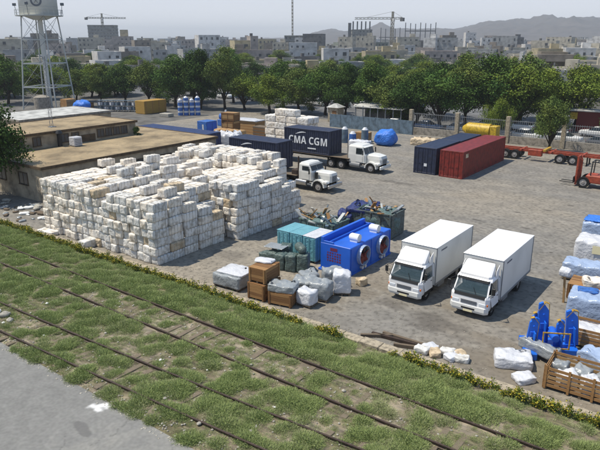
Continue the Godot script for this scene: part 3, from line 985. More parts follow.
func swoosh(parent: Node, x: float, z: float, y: float, length: float, turn: float) -> void:
	var st := mb()
	var n := 10
	for k in n:
		var a := float(k) / n
		var b := float(k + 1) / n
		var f := func(t: float) -> float: return sin(t * 2.0) * 0.36 * length * 0.5
		var th := func(t: float) -> float: return 0.02 + 0.10 * sin(t * PI)
		bx(st, Vector3((a + b) * 0.5 * length, (f.call(a) + f.call(b)) * 0.5, 0), Vector3(length / n * 1.02, th.call((a + b) * 0.5), 0.012), 0.0, Basis(Vector3.BACK, atan2(f.call(b) - f.call(a), length / n)))
	var o := part(parent, "emblem", st, M.cont_white)
	o.position = Vector3(x, y, z)
	o.rotation.y = turn

func tractor(label: String, at: Vector3, tall: bool) -> Node3D:
	# bonneted road tractor, front along +x, origin below the front axle
	var t := thing("road_tractor", label, "truck", at, 0.0)
	var xf := Basis(Vector3(0, 0, -1), Vector3(0, 1, 0), Vector3(1, 0, 0))   # local z (forward) -> world x
	var ch := mb()
	for s in [-1, 1]: bx(ch, Vector3(-2.0, 0.82, 0.42 * s), Vector3(6.0, 0.24, 0.09))
	for k in 6: bx(ch, Vector3(-4.6 + k * 0.9, 0.82, 0), Vector3(0.1, 0.14, 0.84))
	bx(ch, Vector3(0, 0.52, 0), Vector3(0.14, 0.14, 1.7))
	for x in [-3.6, -4.9]: bx(ch, Vector3(x, 0.52, 0), Vector3(0.2, 0.2, 1.7))
	part(t, "chassis", ch, M.chassis)
	part(t, "fifth_wheel", cyl(mb(), Vector3(-4.2, 0.95, 0), Vector3(-4.2, 1.08, 0), 0.5, 0.5, 14), M.chassis)
	# bonnet
	var hd := mb()
	if tall:
		loft(hd, [ring(0.92, 1.02, -0.75, 0.72, 0.14), ring(1.4, 1.05, -0.75, 0.74, 0.16), ring(1.72, 0.92, -0.75, 0.70, 0.16), ring(1.86, 0.3, -0.75, 0.60, 0.12)], xf)
	else:
		loft(hd, [ring(0.92, 1.05, -0.75, 0.56, 0.1), ring(1.5, 1.08, -0.75, 0.58, 0.12), ring(1.72, 1.02, -0.75, 0.54, 0.12), ring(1.80, 0.8, -0.75, 0.44, 0.1)], xf)
	var hood := part(t, "bonnet", hd, M.tractor_white)
	var gl := mb()
	for k in 8: bx(gl, Vector3(1.075 if tall else 1.105, 0.98 + k * 0.07, 0), Vector3(0.03, 0.035, 0.8 if tall else 0.7))
	part(hood, "grille", gl, M.steel_grey)
	part(t, "bumper", bx(mb(), Vector3(1.16, 0.62, 0), Vector3(0.16, 0.32, 2.2), 0.04), M.chrome if not tall else M.tractor_white)
	for s in [-1, 1]:
		var fe := mb()
		var xfs := Transform3D(Basis(Vector3(0, 0, -s), Vector3(0, 1, 0), Vector3(1, 0, 0)), Vector3.ZERO)
		var arc := []
		for k in 9:
			var a := PI * k / 8.0
			arc.append(Vector2(cos(a) * 0.72, 0.5 + sin(a) * 0.68))
		for k in 9:
			var a := PI * (8 - k) / 8.0
			arc.append(Vector2(cos(a) * 0.60, 0.5 + sin(a) * 0.57))
		ext(fe, arc, 0.62, 1.12, xfs)
		bx(fe, Vector3(0.75, 0.98, 0.86 * s), Vector3(0.5, 0.3, 0.44), 0.08)
		part(t, "fender", fe, M.tractor_white)
		part(t, "headlight", cyl(mb(), Vector3(1.0, 0.98, 0.84 * s), Vector3(1.04, 0.98, 0.84 * s), 0.11, 0.1, 10), M.lamp_clear)
		wheel(t, Vector3(0, 0.5, 0.95 * s), 0.5, 0.28, s, 2)
		for x in [-3.6, -4.9]:
			wheel(t, Vector3(x, 0.5, 0.95 * s), 0.5, 0.26, s, 2)
			wheel(t, Vector3(x, 0.5, 0.64 * s), 0.5, 0.26, s, 2)
		part(t, "fuel_tank", cyl(mb(), Vector3(-2.5, 0.68, 0.85 * s), Vector3(-1.3, 0.68, 0.85 * s), 0.3, 0.3, 14), M.chrome if not tall else M.trim_grey)
		part(t, "cab_step", bx(mb(), Vector3(-0.95, 0.6, 0.92 * s), Vector3(0.5, 0.1, 0.3)), M.steel_grey)
	# cab
	var top := 2.72 if tall else 2.5
	var back := -2.75 if tall else -2.2
	var cab := mb()
	loft(cab, [ring(0.95, -0.7, back, 1.02, 0.08), ring(1.72, -0.7, back, 1.04, 0.08), ring(top - 0.18, -1.02, back, 0.98, 0.10), ring(top, -1.2, back + 0.1, 0.86, 0.14)], xf)
	var cb := part(t, "cab", cab, M.tractor_white)
	for s in [-1, 1]:
		var ws := mb()
		var c := (1.82 + top - 0.26) * 0.5
		bx(ws, Vector3(-0.835 - (0.02 if tall else 0.0), c, 0.47 * s), Vector3(0.05, top - 0.26 - 1.82, 0.84), 0.01, Basis(Vector3.BACK, atan2(0.32, top - 0.18 - 1.72)))
		part(cb, "windscreen", ws, M.glass_dark)
		var dw := part(cb, "side_window", bx(mb(), Vector3(-1.42, c, (1.015) * s), Vector3(0.72, top - 0.3 - 1.82, 0.05), 0.01, Basis(Vector3.RIGHT, -0.07 * s)), M.glass_dark)
		part(dw, "door_line", bx(mb(), Vector3(-1.42, 1.36, 1.045 * s), Vector3(0.86, 0.66, 0.012), 0.004), M.tractor_white)
		var mi := mb()
		bar(mi, Vector3(-0.95, top - 0.3, 1.0 * s), Vector3(-0.8, top - 0.4, 1.3 * s), 0.03, 0.03)
		bx(mi, Vector3(-0.8, top - 0.65, 1.3 * s), Vector3(0.06, 0.5, 0.18), 0.02)
		part(cb, "mirror", mi, M.plastic_dark)
	part(cb, "sun_visor", bx(mb(), Vector3(-0.95, top - 0.16, 0), Vector3(0.3, 0.04, 1.8), 0.01, Basis(Vector3.BACK, -0.25)), M.tractor_white if tall else M.steel_grey)
	part(t, "exhaust_stack", cyl(mb(), Vector3(back - 0.15, 0.9, 0.8), Vector3(back - 0.15, top + 0.5, 0.8), 0.07, 0.07, 8), M.rust_brown if not tall else M.chrome)
	if not tall:
		part(t, "tool_box", bx(mb(), Vector3(back - 0.6, 1.35, 0), Vector3(0.7, 0.7, 1.7), 0.05), M.rust_brown)
		part(t, "air_filter", cyl(mb(), Vector3(-0.35, 1.2, 0.8), Vector3(-0.35, 1.75, 0.8), 0.16, 0.16, 10), M.plastic_dark)
	return t
func trailer(label: String, at: Vector3, L: float, color: String, deck := false, wheel_x := [], group := "") -> Node3D:
	# skeletal container trailer, front at x = 0, running back to -L
	var t := thing("container_trailer", label, "trailer", at, 0.0, group)
	var fr := mb()
	for s in [-1, 1]:
		bx(fr, Vector3(-L * 0.5, 1.05, 0.5 * s), Vector3(L, 0.3, 0.14), 0.01)
	part(t, "main_beam", fr, M[color])
	for k in 5:
		part(t, "cross_member", bx(mb(), Vector3(-0.2 - k * (L - 0.4) / 4.0, 1.12, 0), Vector3(0.2, 0.18, 2.4), 0.01), M[color])
	if deck:
		part(t, "deck", bx(mb(), Vector3(-L * 0.5, 1.235, 0), Vector3(L, 0.05, 2.44), 0.01), M.wood_old)
	for x in wheel_x:
		for s in [-1, 1]:
			wheel(t, Vector3(x, 0.52, 1.0 * s), 0.52, 0.27, s, 2)
			wheel(t, Vector3(x, 0.52, 0.68 * s), 0.52, 0.26, s, 2)
		part(t, "axle", bx(mb(), Vector3(x, 0.55, 0), Vector3(0.16, 0.16, 1.9)), M.chassis)
	for s in [-1, 1]:
		part(t, "landing_leg", bx(mb(), Vector3(-3.0, 0.5, 0.62 * s), Vector3(0.14, 0.95, 0.14)), M.chassis)
	return t
func car_proto() -> Node3D:
	var t := Node3D.new()
	t.name = "parked_car"
	add_child(t)
	taken["parked_car"] = 0
	var b := mb()
	# front along +x, built with loft rings in z-forward frame
	var xf := Basis(Vector3(0, 0, -1), Vector3(0, 1, 0), Vector3(1, 0, 0))
	loft(b, [ring(0.22, 1.95, -2.0, 0.76, 0.2), ring(0.45, 2.08, -2.1, 0.84, 0.25), ring(0.78, 2.0, -2.08, 0.84, 0.25), ring(0.9, 1.1, -1.95, 0.78, 0.15)], xf)
	part(t, "body", b, M.car_white)
	var g := mb()
	loft(g, [ring(0.88, 0.95, -1.75, 0.74, 0.1), ring(1.34, 0.15, -1.1, 0.60, 0.12)], xf)
	part(t, "cabin_glass", g, M.glass_dark)
	var r := mb()
	loft(r, [ring(1.33, 0.22, -1.18, 0.62, 0.12), ring(1.40, 0.05, -1.0, 0.55, 0.12)], xf)
	part(t, "roof", r, M.car_white)
	for x in [1.25, -1.25]:
		for s in [-1, 1]:
			wheel(t, Vector3(x, 0.3, 0.74 * s), 0.3, 0.18, s, 2)
	for s in [-1, 1]:
		part(t, "headlight", bx(mb(), Vector3(2.0, 0.66, 0.55 * s), Vector3(0.1, 0.12, 0.28), 0.02), M.lamp_clear)
		part(t, "tail_lamp", bx(mb(), Vector3(-2.06, 0.68, 0.58 * s), Vector3(0.06, 0.14, 0.24), 0.02), M.lamp_red)
	tag(t, "parked car", "car", "cars parked in the street behind the fence")
	return t
func forklift(at: Vector3) -> void:
	# counterbalance truck facing -x
	var t := thing("forklift", "orange forklift truck at the right edge near the orange trailer", "forklift", at, 0.0)
	part(t, "counterweight", bx(mb(), Vector3(3.1, 0.95, 0), Vector3(1.0, 1.2, 1.8), 0.2), M.orange)
	part(t, "body", bx(mb(), Vector3(1.6, 0.85, 0), Vector3(2.2, 0.75, 1.5), 0.1), M.orange)
	var cage := mb()
	for x in [0.9, 2.5]:
		for s in [-1, 1]: bar(cage, Vector3(x, 1.2, 0.65 * s), Vector3(x + 0.05, 2.45, 0.6 * s), 0.09, 0.09)
	for k in 5: bx(cage, Vector3(0.95 + k * 0.4, 2.47, 0), Vector3(0.08, 0.05, 1.3))
	for s in [-1, 1]: bx(cage, Vector3(1.72, 2.45, 0.62 * s), Vector3(1.7, 0.08, 0.08))
	part(t, "overhead_guard", cage, M.plastic_dark)
	part(t, "seat", bx(mb(), Vector3(2.0, 1.35, 0), Vector3(0.5, 0.4, 0.55), 0.08), M.plastic_dark)
	var mast := mb()
	for s in [-1, 1]:
		bx(mast, Vector3(-0.35, 1.5, 0.45 * s), Vector3(0.16, 2.7, 0.14), 0.01)
		bx(mast, Vector3(-0.2, 1.4, 0.32 * s), Vector3(0.12, 2.5, 0.1), 0.01)
		cyl(mast, Vector3(-0.1, 0.5, 0.2 * s), Vector3(-0.1, 2.5, 0.2 * s), 0.05, 0.05, 8)
	for y in [0.5, 1.5, 2.75]: bx(mast, Vector3(-0.35, y, 0), Vector3(0.12, 0.14, 1.0))
	part(t, "mast", mast, M.orange)
	part(t, "fork_carriage", bx(mb(), Vector3(-0.52, 0.62, 0), Vector3(0.1, 0.55, 1.3), 0.01), M.chassis)
	for s in [-1, 1]:
		part(t, "fork", bx(mb(), Vector3(-1.15, 0.3, 0.38 * s), Vector3(1.3, 0.06, 0.14), 0.01), M.chassis)
		wheel(t, Vector3(0.4, 0.52, 0.82 * s), 0.52, 0.34, s, 2)
		wheel(t, Vector3(2.9, 0.42, 0.75 * s), 0.42, 0.3, s, 2)

# ------------------------------------------------------------------ goods in the yard
var unit_box: BoxMesh
func piece(parent: Node, called: String, c: Vector3, s: Vector3, m: Material, rot := Vector3.ZERO) -> MeshInstance3D:
	var o := MeshInstance3D.new()
	o.name = called
	o.mesh = unit_box
	o.material_override = m
	parent.add_child(o, true)
	o.rotation = rot
	o.scale = s
	o.position = c
	return o
func crate(called: String, label: String, at: Vector3, turn: float, s: Vector3, rows: int, gap: float, lid: bool, wood: Array, group := "") -> Node3D:
	var t := thing(called, label, "crate", at, turn, group)
	var hw := s.x * 0.5
	var hd := s.z * 0.5
	var ph := (s.y - 0.1) / rows
	var r := RandomNumberGenerator.new(); r.seed = int(absf(at.x * 100.0 + at.z * 37.0))
	for k in 3: piece(t, "runner", Vector3((k - 1) * (hw - 0.08), 0.05, 0), Vector3(0.1, 0.1, s.z), M.wood_old)
	for k in rows:
		var y := 0.1 + ph * (k + 0.5)
		for sd in [-1, 1]:
			piece(t, "plank", Vector3(r.randf_range(-0.015, 0.015), y, hd * sd), Vector3(s.x, ph * (1.0 - gap), 0.024), M[wood[r.randi() % wood.size()]], Vector3(0, 0, r.randf_range(-0.006, 0.006)))
			piece(t, "plank", Vector3(hw * sd, y, r.randf_range(-0.015, 0.015)), Vector3(0.024, ph * (1.0 - gap), s.z - 0.05), M[wood[r.randi() % wood.size()]])
	var np := maxi(2, int(s.x / 0.9) + 1)
	for k in np:
		for sd in [-1, 1]:
			piece(t, "batten", Vector3(lerpf(-hw + 0.05, hw - 0.05, float(k) / (np - 1)), s.y * 0.5 + 0.04, (hd + 0.024) * sd), Vector3(0.09, s.y, 0.026), M[wood[0]])
	var nq := maxi(2, int(s.z / 0.9) + 1)
	for k in nq:
		for sd in [-1, 1]:
			piece(t, "batten", Vector3((hw + 0.026) * sd, s.y * 0.5 + 0.04, lerpf(-hd + 0.05, hd - 0.05, float(k) / (nq - 1))), Vector3(0.026, s.y, 0.09), M[wood[0]])
	if lid:
		var n := maxi(2, int(s.z / 0.16))
		for k in n:
			piece(t, "lid_plank", Vector3(0, s.y + 0.02, -hd + (k + 0.5) * s.z / n), Vector3(s.x + 0.06, 0.024, s.z / n * 0.93), M[wood[r.randi() % wood.size()]])
	else:
		piece(t, "floor_panel", Vector3(0, 0.115, 0), Vector3(s.x - 0.06, 0.02, s.z - 0.06), M.wood_old)
	return t
func wrapped(called: String, label: String, cat: String, at: Vector3, turn: float, s: Vector3, m: String, seed_: int, sag := 0.08, group := "", pallet := true) -> Node3D:
	var t := thing(called, label, cat, at, turn, group)
	var y := 0.0
	if pallet:
		for k in 3: piece(t, "pallet_runner", Vector3((k - 1) * s.x * 0.42, 0.05, 0), Vector3(0.09, 0.09, s.z * 0.96), M.wood_old)
		for k in 5: piece(t, "pallet_board", Vector3(0, 0.108, (k - 2) * s.z * 0.22), Vector3(s.x * 0.98, 0.022, 0.1), M.wood_old)
		y = 0.12
	var o := part(t, "wrapping", lumpy(s, 14, min(s.x, min(s.y, s.z)) * 0.11, 0.045, 2.2, seed_, minf(sag, s.y * 0.22)), M[m])
	o.position.y = y
	return t
func build_bales() -> void:
	var vs := []
	for i in 9:
		vs.append(lumpy(Vector3(0.64, 0.55, 1.2), 7, 0.03, 0.026, 3.2, 300 + i, 0.015))
	var stacks := [
		# name, x0, w0, columns, rows
		["left stack by warehouse", -39.6, 22.35, 10, 6],
		["front stack by hedge", -33.3, 22.35, 9, 5],
		["right stack past gap", -32.6, 28.95, 9, 6],
		["rear stack by container", -39.4, 34.5, 15, 3],
		["inner stack", -39.4, 29.4, 10, 4]]
	var ordinal := ["first", "second", "third", "fourth", "fifth", "sixth", "seventh", "eighth", "ninth", "tenth", "eleventh", "twelfth", "thirteenth", "fourteenth", "fifteenth"]
	var sb := mb()
	for z in [-0.42, -0.14, 0.14, 0.42]:
		for e in [[0.33, 0.275, 0.012, 0.56], [-0.33, 0.275, 0.012, 0.56], [0.0, 0.558, 0.66, 0.012]]:
			bx(sb, Vector3(e[0], e[1], z), Vector3(e[2], e[3], 0.022))
	sb.generate_normals()
	var strap_mesh := sb.commit()
	var r := RandomNumberGenerator.new(); r.seed = 77
	var all := []
	var layer_words := ["bottom", "second", "third", "fourth", "fifth", "sixth", "seventh", "eighth", "ninth"]
	for si in stacks.size():
		var S: Array = stacks[si]
		var nc: int = S[3]
		var nr: int = S[4]
		var H := {}
		for i in nc:
			for j in nr:
				var h := 7
				if si == 0:
					if i == nc - 1 and j > 0: h = 6
					if j >= 4 and r.randf() < 0.3: h = 8
					if (i == 4 and j == 3) or (i == 6 and j == 3): h = 8
				elif si == 1:
					if i == 0: h = 5
					if i == 1: h = 6
					if i == nc - 1: h = [7, 7, 6, 5, 4][j]
					if i == nc - 2: h = [7, 8, 7, 6, 5][j]
					if i == nc - 3: h = [7, 7, 8, 7, 7][j]
					if i == 4 and j == 2: h = 8
					if i == 5 and j == 1: h = 8
				elif si == 2:
					if i >= nc - 1: h = [7, 7, 6, 6, 5, 4][j]
					if i == nc - 2 and j > 2: h = [7, 7, 7, 6, 6, 5][j]
					if i < 2: h = 6
					if j == 0 and i in [3, 4]: h = 6
				elif si == 3:
					h = 8 if r.randf() < 0.75 else 7
					if i >= nc - 1: h = 6 + (j % 2)
				else:
					h = 7 if r.randf() < 0.6 else 6
				if j > 0 and i < nc - 1 and h >= 6:
					var q := r.randf()
					if q < 0.025: h += 1
					elif q < 0.10: h -= 1
				H[Vector2i(i, j)] = h
		for i in nc:
			for j in nr:
				var h: int = H[Vector2i(i, j)]
				for k in h:
					var top := k == h - 1
					var front: bool = k >= H.get(Vector2i(i, j - 1), 0)
					var right: bool = k >= H.get(Vector2i(i + 1, j), 0)
					if si == 4: front = front and j > 0; right = right and i < nc - 1
					if not (top or front or right): continue
					var x: float = S[1] + (i + 0.5) * 0.645
					var w: float = S[2] + (j + 0.5) * 1.21
					var score := (1.0 if top else 0.0) * 0.5 + (0.9 if front else 0.0) + (1.0 if right else 0.0)
					score /= pow(Vector2(x, w).length(), 2.0)
					if si == 4 or (si == 3 and j == 0 and not top): score *= 0.6
					all.append([score, si, i, j, k, x, w, top, h])
	all.sort_custom(func(a, b): return a[0] > b[0])
	var rest := SurfaceTool.new()
	rest.begin(Mesh.PRIMITIVE_TRIANGLES)
	var mats := ["bale_white", "bale_white", "bale_grey", "bale_cream", "bale_white", "bale_cream", "bale_grey", "bale_white", "bale_tan"]
	for n in all.size():
		var a: Array = all[n]
		var lean: float = 0.012 * float(a[4]) * sin(a[2] * 2.7 + a[3] * 1.3 + a[1])
		var yaw := r.randf_range(-0.07, 0.07)
		if a[4] >= 7: yaw = r.randf_range(-0.3, 0.3)
		var pos := Vector3(a[5] + lean + r.randf_range(-0.05, 0.05), a[4] * 0.55 + (0.015 if a[4] > 0 else 0.0), -(a[6] + r.randf_range(-0.12, 0.12) + 0.03 * sin(a[4] * 3.0 + a[2])))
		var sc := Vector3(r.randf_range(0.88, 1.0), 1.0, r.randf_range(0.88, 1.0))
		var v: int = r.randi() % 9
		if n < 300:
			var t := thing("bale", "", "bale", pos, yaw, "white bales of the " + String(stacks[a[1]][0]))
			t.rotation.x = r.randf_range(-0.035, 0.035)
			t.rotation.z = r.randf_range(-0.03, 0.03)
			t.scale = sc
			var mk: String = mats[r.randi() % 8] if r.randf() < 0.965 else "bale_tan"
			if a[1] == 0 and a[2] == 9 and a[3] == 0 and a[4] == 6: mk = "bale_tan"
			part(t, "wrapping", vs[v], M[mk])
			part(t, "strap", strap_mesh, M.strap)
			var lw: String = "top" if a[7] else layer_words[a[4]]
			t.set_meta("label", "%s bale, %s layer, %s row back, %s from left, %s" % [{"bale_white": "white", "bale_grey": "greyish", "bale_cream": "cream", "bale_tan": "tan"}[mk], lw, ordinal[a[3]], ordinal[a[2]], stacks[a[1]][0]])
		else:
			rest.append_from(vs[v], 0, Transform3D(Basis(Vector3.UP, yaw).scaled(sc), pos))
	var ro := part(self, "bales_behind", rest.commit(), M.bale_cream)
	tag(ro, "mass of cream bales further back in the bale stacks", "bales", "", "stuff")
	# loose ones
	var lone := thing("bale", "single grey-white bale standing alone at the hedge before the stacks", "bale", Vector3(-33.9, 0, -22.05), 0.1)
	part(lone, "wrapping", vs[2], M.bale_grey)
	var flat := thing("bale", "flattened white bale lying at the hedge before the left stack", "bale", Vector3(-38.6, 0, -21.95), PI / 2 + 0.1)
	var fo := part(flat, "wrapping", vs[4], M.bale_white)
	flat.scale = Vector3(1.0, 0.55, 1.3)
	fo.position.y = 0.0
	# white stack behind the lettered container
	for i in 4:
		for k in 5:
			for j in 2:
				if k == 4 and (i == 0 or i == 3 or j == 1): continue
				var t := thing("bale", "big cream bale, %s layer, %s from left, %s row, stack behind the lettered container" % [layer_words[k], ordinal[i], ["front", "back"][j]], "bale", Vector3(-51.6 + i * 1.75 + r.randf_range(-0.15, 0.15), k * 0.88, -(63.2 + j * 1.3)), r.randf_range(-0.05, 0.05), "cream bales behind the lettered container")
				t.scale = Vector3(2.6, 1.6, 1.05)
				part(t, "wrapping", vs[(i + k * 3 + j) % 9], M.bale_cream if (i + k) % 3 else M.bale_white)
func build_goods() -> void:
	# ---- blue cooling unit with two fans, right of the turquoise pallets
	var t := thing("cooling_unit", "blue industrial fan cooler with two red fans and white motors", "cooler", Vector3(-18.2, 0, -30.3), 0.0)
	# x half 1.05, z half 2.4 (near end at +z)
	part(t, "casing", bx(mb(), Vector3(0.0, 0.92, 0), Vector3(2.1, 1.62, 4.8), 0.03), M.machine_blue)
	part(t, "skid", bx(mb(), Vector3(-0.03, 0.06, 0.02), Vector3(2.2, 0.12, 5.0), 0.01), M.machine_blue)
	var rim := mb()
	bx(rim, Vector3(-0.93, 1.9, 0), Vector3(0.2, 0.36, 4.78), 0.01)
	bx(rim, Vector3(-0.45, 1.79, 0), Vector3(0.08, 0.14, 4.7), 0.01)
	for s in [-1, 1]: bx(rim, Vector3(-0.5, 1.79, 2.34 * s), Vector3(0.7, 0.14, 0.09), 0.01)
	part(t, "header_trough", rim, M.machine_blue)
	var rb := mb()
	for k in 5: bx(rb, Vector3(1.06, 0.9, -2.3 + k * 1.15), Vector3(0.05, 1.55, 0.07))
	part(t, "side_rib", rb, M.machine_blue)
	for k in 2:
		var z := 1.1 - k * 2.3
		var c := Vector3(1.05, 1.0, z)
		var cw := mb()
		for q in 20:
			var a0 := TAU * q / 20.0
			var a1 := TAU * (q + 1) / 20.0
			var p := []
			for e in [[a0, 0.61], [a1, 0.61], [a1, 0.57], [a0, 0.57]]:
				p.append(Vector3(0, sin(e[0]), cos(e[0])) * e[1])
			var o := Vector3(0.24, 0, 0)
			quad(cw, c + p[0], c + p[1], c + p[1] + o, c + p[0] + o, p[0])
			quad(cw, c + p[3], c + p[2], c + p[2] + o, c + p[3] + o, -p[0])
			quad(cw, c + p[0] + o, c + p[1] + o, c + p[2] + o, c + p[3] + o, o)
		var cowl := part(t, "fan_cowl", cw, M.film_blue)
		part(cowl, "fan_recess", cyl(mb(), c + Vector3(0.01, 0, 0), c + Vector3(0.035, 0, 0), 0.56, 0.56, 20), M.grey_metal)
		for q in 5:
			var a := TAU * q / 5.0 + k * 0.3
			var bs := Basis(Vector3.RIGHT, a)
			part(cowl, "blade", bx(mb(), c + Vector3(0.13, 0, 0) + bs * Vector3(0, 0.3, 0), Vector3(0.03, 0.46, 0.24), 0.01, bs * Basis(Vector3.UP, 0.5)), M.fan_red)
		part(cowl, "hub", cyl(mb(), c + Vector3(0.05, 0, 0), c + Vector3(0.24, 0, 0), 0.12, 0.09, 10), M.fan_red)
		for e in [0.0, 0.32]:
			part(t, "drain_plug", cyl(mb(), Vector3(1.05, 0.25, z - 0.2 + e), Vector3(1.22, 0.25, z - 0.2 + e), 0.11, 0.11, 8), M.film)
		var mo := mb()
		cyl(mo, Vector3(0.3, 1.98, z), Vector3(0.85, 1.98, z), 0.24, 0.24, 14)
		cyl(mo, Vector3(0.2, 1.98, z), Vector3(0.3, 1.98, z), 0.16, 0.24, 14)
		bx(mo, Vector3(0.55, 1.78, z), Vector3(0.5, 0.12, 0.4), 0.01)
		part(t, "motor", mo, M.truck_white)
	# faded red print on the near end: a shield over lines of lettering
	var pr := mb()
	bx(pr, Vector3(-0.1, 1.42, 2.405), Vector3(0.5, 0.2, 0.012))
	for k in 4:
		for q in 6:
			bx(pr, Vector3(-0.52 + q * 0.17, 1.2 - k * 0.16, 2.405), Vector3(0.12 if (q + k) % 3 else 0.07, 0.10, 0.012))
	part(t, "lettering", pr, M.red_print)

	# ---- two skips full of scrap
	for b in 2:
		var sz: Vector3 = [Vector3(2.9, 1.0, 1.9), Vector3(3.2, 1.6, 2.0)][b]
		var at: Vector3 = [Vector3(-22.9, 0, -33.6), Vector3(-20.1, 0, -36.2)][b]
		var lab: String = ["greenish steel scrap bin behind the turquoise pallets", "tall rusty green scrap bin half covered by a blue tarpaulin"][b]
		var k := thing("scrap_bin", lab, "skip", at, 0.04 * b)
		var m: Material = M.bin_green if b == 0 else M.bin_grey
		for s in [-1, 1]:
			part(k, "side_wall", bx(mb(), Vector3(sz.x * 0.5 * s, sz.y * 0.5 + 0.1, 0), Vector3(0.05, sz.y, sz.z), 0.01), m)
			part(k, "end_wall", bx(mb(), Vector3(0, sz.y * 0.5 + 0.1, sz.z * 0.5 * s), Vector3(sz.x - 0.06, sz.y, 0.05), 0.01), m)
			for q in 5:
				part(k, "rib", bx(mb(), Vector3(-sz.x * 0.5 + 0.1 + q * (sz.x - 0.2) / 4.0, sz.y * 0.5 + 0.1, (sz.z * 0.5 + 0.05) * s), Vector3(0.09, sz.y, 0.06), 0.01), m)
		var rm := mb()
		for s in [-1, 1]:
			bx(rm, Vector3(0, sz.y + 0.14, sz.z * 0.5 * s), Vector3(sz.x + 0.16, 0.09, 0.12), 0.01)
			bx(rm, Vector3(sz.x * 0.5 * s, sz.y + 0.14, 0), Vector3(0.12, 0.088, sz.z - 0.1), 0.01)
		part(k, "rim", rm, m)
		part(k, "floor_plate", bx(mb(), Vector3(0, 0.08, 0), Vector3(sz.x, 0.06, sz.z)), m)
		var heap := part(k, "scrap_fill", lumpy(Vector3(sz.x - 0.1, sz.y + 0.1, sz.z - 0.1), 10, 0.2, 0.16, 1.1, 600 + b, 0.3), M.bin_green)
		heap.position.y = 0.1
		var r := RandomNumberGenerator.new(); r.seed = 50 + b
		for q in 26:
			var a := Vector3(r.randf_range(-0.45, 0.45) * sz.x, sz.y + r.randf_range(0.0, 0.15), r.randf_range(-0.45, 0.45) * sz.z)
			var dir := Vector3(r.randf_range(-1, 1), r.randf_range(0.0, 0.75), r.randf_range(-1, 1)).normalized() * r.randf_range(0.5, 1.35)
			var st := mb()
			bar(st, a, a + dir, r.randf_range(0.08, 0.34), r.randf_range(0.03, 0.1))
			var mi: int = r.randi() % 6
			var p := part(self, "scrap_piece", st, [M.bin_green, M.wood, M.film_grey, M.steel_blue, M.wood_c, M.steel_pale][mi])
			p.position = at
			tag(p, ["green", "brown wooden", "grey plastic", "blue-grey steel", "pale wooden", "pale steel"][mi] + [" scrap piece sticking out of the low greenish scrap bin", " scrap piece sticking out of the tall scrap bin under tarpaulin"][b], "scrap", ["scrap in the low bin", "scrap in the tall bin"][b])
	var tp := thing("tarpaulin", "dark blue tarpaulin draped over the tall scrap bin", "tarpaulin", Vector3(-21.35, 1.42, -36.3), 0.1)
	part(tp, "sheet", lumpy(Vector3(1.7, 0.55, 2.5), 10, 0.2, 0.13, 1.0, 640, 0.3), M.tarp_blue)
	var tp2 := thing("tarpaulin", "blue tarpaulin hanging between the two scrap bins", "tarpaulin", Vector3(-22.15, 0.2, -35.2), 0.5)
	part(tp2, "sheet", lumpy(Vector3(0.9, 1.5, 1.3), 9, 0.2, 0.12, 1.0, 641, 0.4), M.tarp_blue)
	# ---- turquoise pallets
	for k in 3:
		var q := thing("turquoise_pallet", ["turquoise wrapped pallet at the bale side of its row", "middle turquoise wrapped pallet of the row of three", "turquoise pallet with a white cover next to the blue cooler"][k], "pallet", Vector3(-22.45 + k * 1.02, 0, -29.3), 0.0, "turquoise pallets by the blue cooler")
		for e in 3: piece(q, "runner", Vector3((e - 1) * 0.4, 0.06, 0), Vector3(0.09, 0.12, 1.8), M.wood_old)
		part(q, "load", bx(mb(), Vector3(0, 0.9, 0), Vector3(0.98, 1.54, 1.9), 0.04), M.teal)
		for e in 6:
			piece(q, "side_slat", Vector3(0.497, 0.88, -0.78 + e * 0.31), Vector3(0.03, 1.4, 0.1), M.teal_dark)
		for e in 3:
			piece(q, "side_slat", Vector3(-0.32 + e * 0.32, 0.88, 0.957), Vector3(0.1, 1.4, 0.03), M.teal_dark)
		part(q, "cover", bx(mb(), Vector3(0, 1.685, 0.0), Vector3(1.0, 0.03, 1.92), 0.01), M.film if k == 2 else M.teal)
	# ---- green-grey bundles before them
	var gb := [[-22.6, 26.9, 0.7], [-21.9, 26.75, 0.95], [-21.2, 26.6, 1.0], [-20.5, 26.75, 1.05], [-19.85, 27.0, 1.15], [-21.6, 27.6, 1.2]]
	for i in gb.size():
		wrapped("wrapped_bundle", "dark green wrapped bundle standing before the turquoise pallets, %s from the bales" % ["first", "second", "third", "fourth", "fifth", "sixth"][i], "bundle", Vector3(gb[i][0], 0, -gb[i][1]), 0.1 * i, Vector3(0.66, gb[i][2], 0.75), "film_green", 700 + i, 0.05, "dark green bundles before the turquoise pallets", false)
	var lay := thing("wrapped_roll", "green-grey roll lying on top of the dark green bundles", "bundle", Vector3(-20.2, 1.12, -27.2), 0.9)
	part(lay, "wrapping", lumpy(Vector3(0.5, 0.45, 1.15), 8, 0.2, 0.04, 1.8, 720), M.film_green)
	var bd := thing("board", "pale board lying on the dark green bundles", "board", Vector3(-21.9, 1.14, -27.0), 0.15)
	part(bd, "panel", bx(mb(), Vector3(0, 0.03, 0), Vector3(1.3, 0.04, 0.9), 0.01), M.film_grey)
	# ---- film-wrapped pallet at the hedge and wooden crates
	wrapped("film_wrapped_pallet", "wide low pallet in shiny clear film left of the wooden crates", "pallet", Vector3(-21.75, 0, -23.0), 0.05, Vector3(1.9, 0.72, 1.5), "film_grey", 801, 0.05)
	var sh := thing("plastic_sheet", "glossy white plastic sheet on top of the wide low film pallet", "sheet", Vector3(-21.65, 0.80, -23.1), 0.1)
	part(sh, "sheet", lumpy(Vector3(1.75, 0.14, 1.35), 9, 0.05, 0.05, 1.6, 802), M.film)
	crate("wooden_crate", "lower brown plank crate of the two stacked by the hedge", Vector3(-19.45, 0, -22.9), 0.06, Vector3(1.05, 0.88, 1.5), 5, 0.05, true, ["wood_b", "wood"], "stacked brown crates")
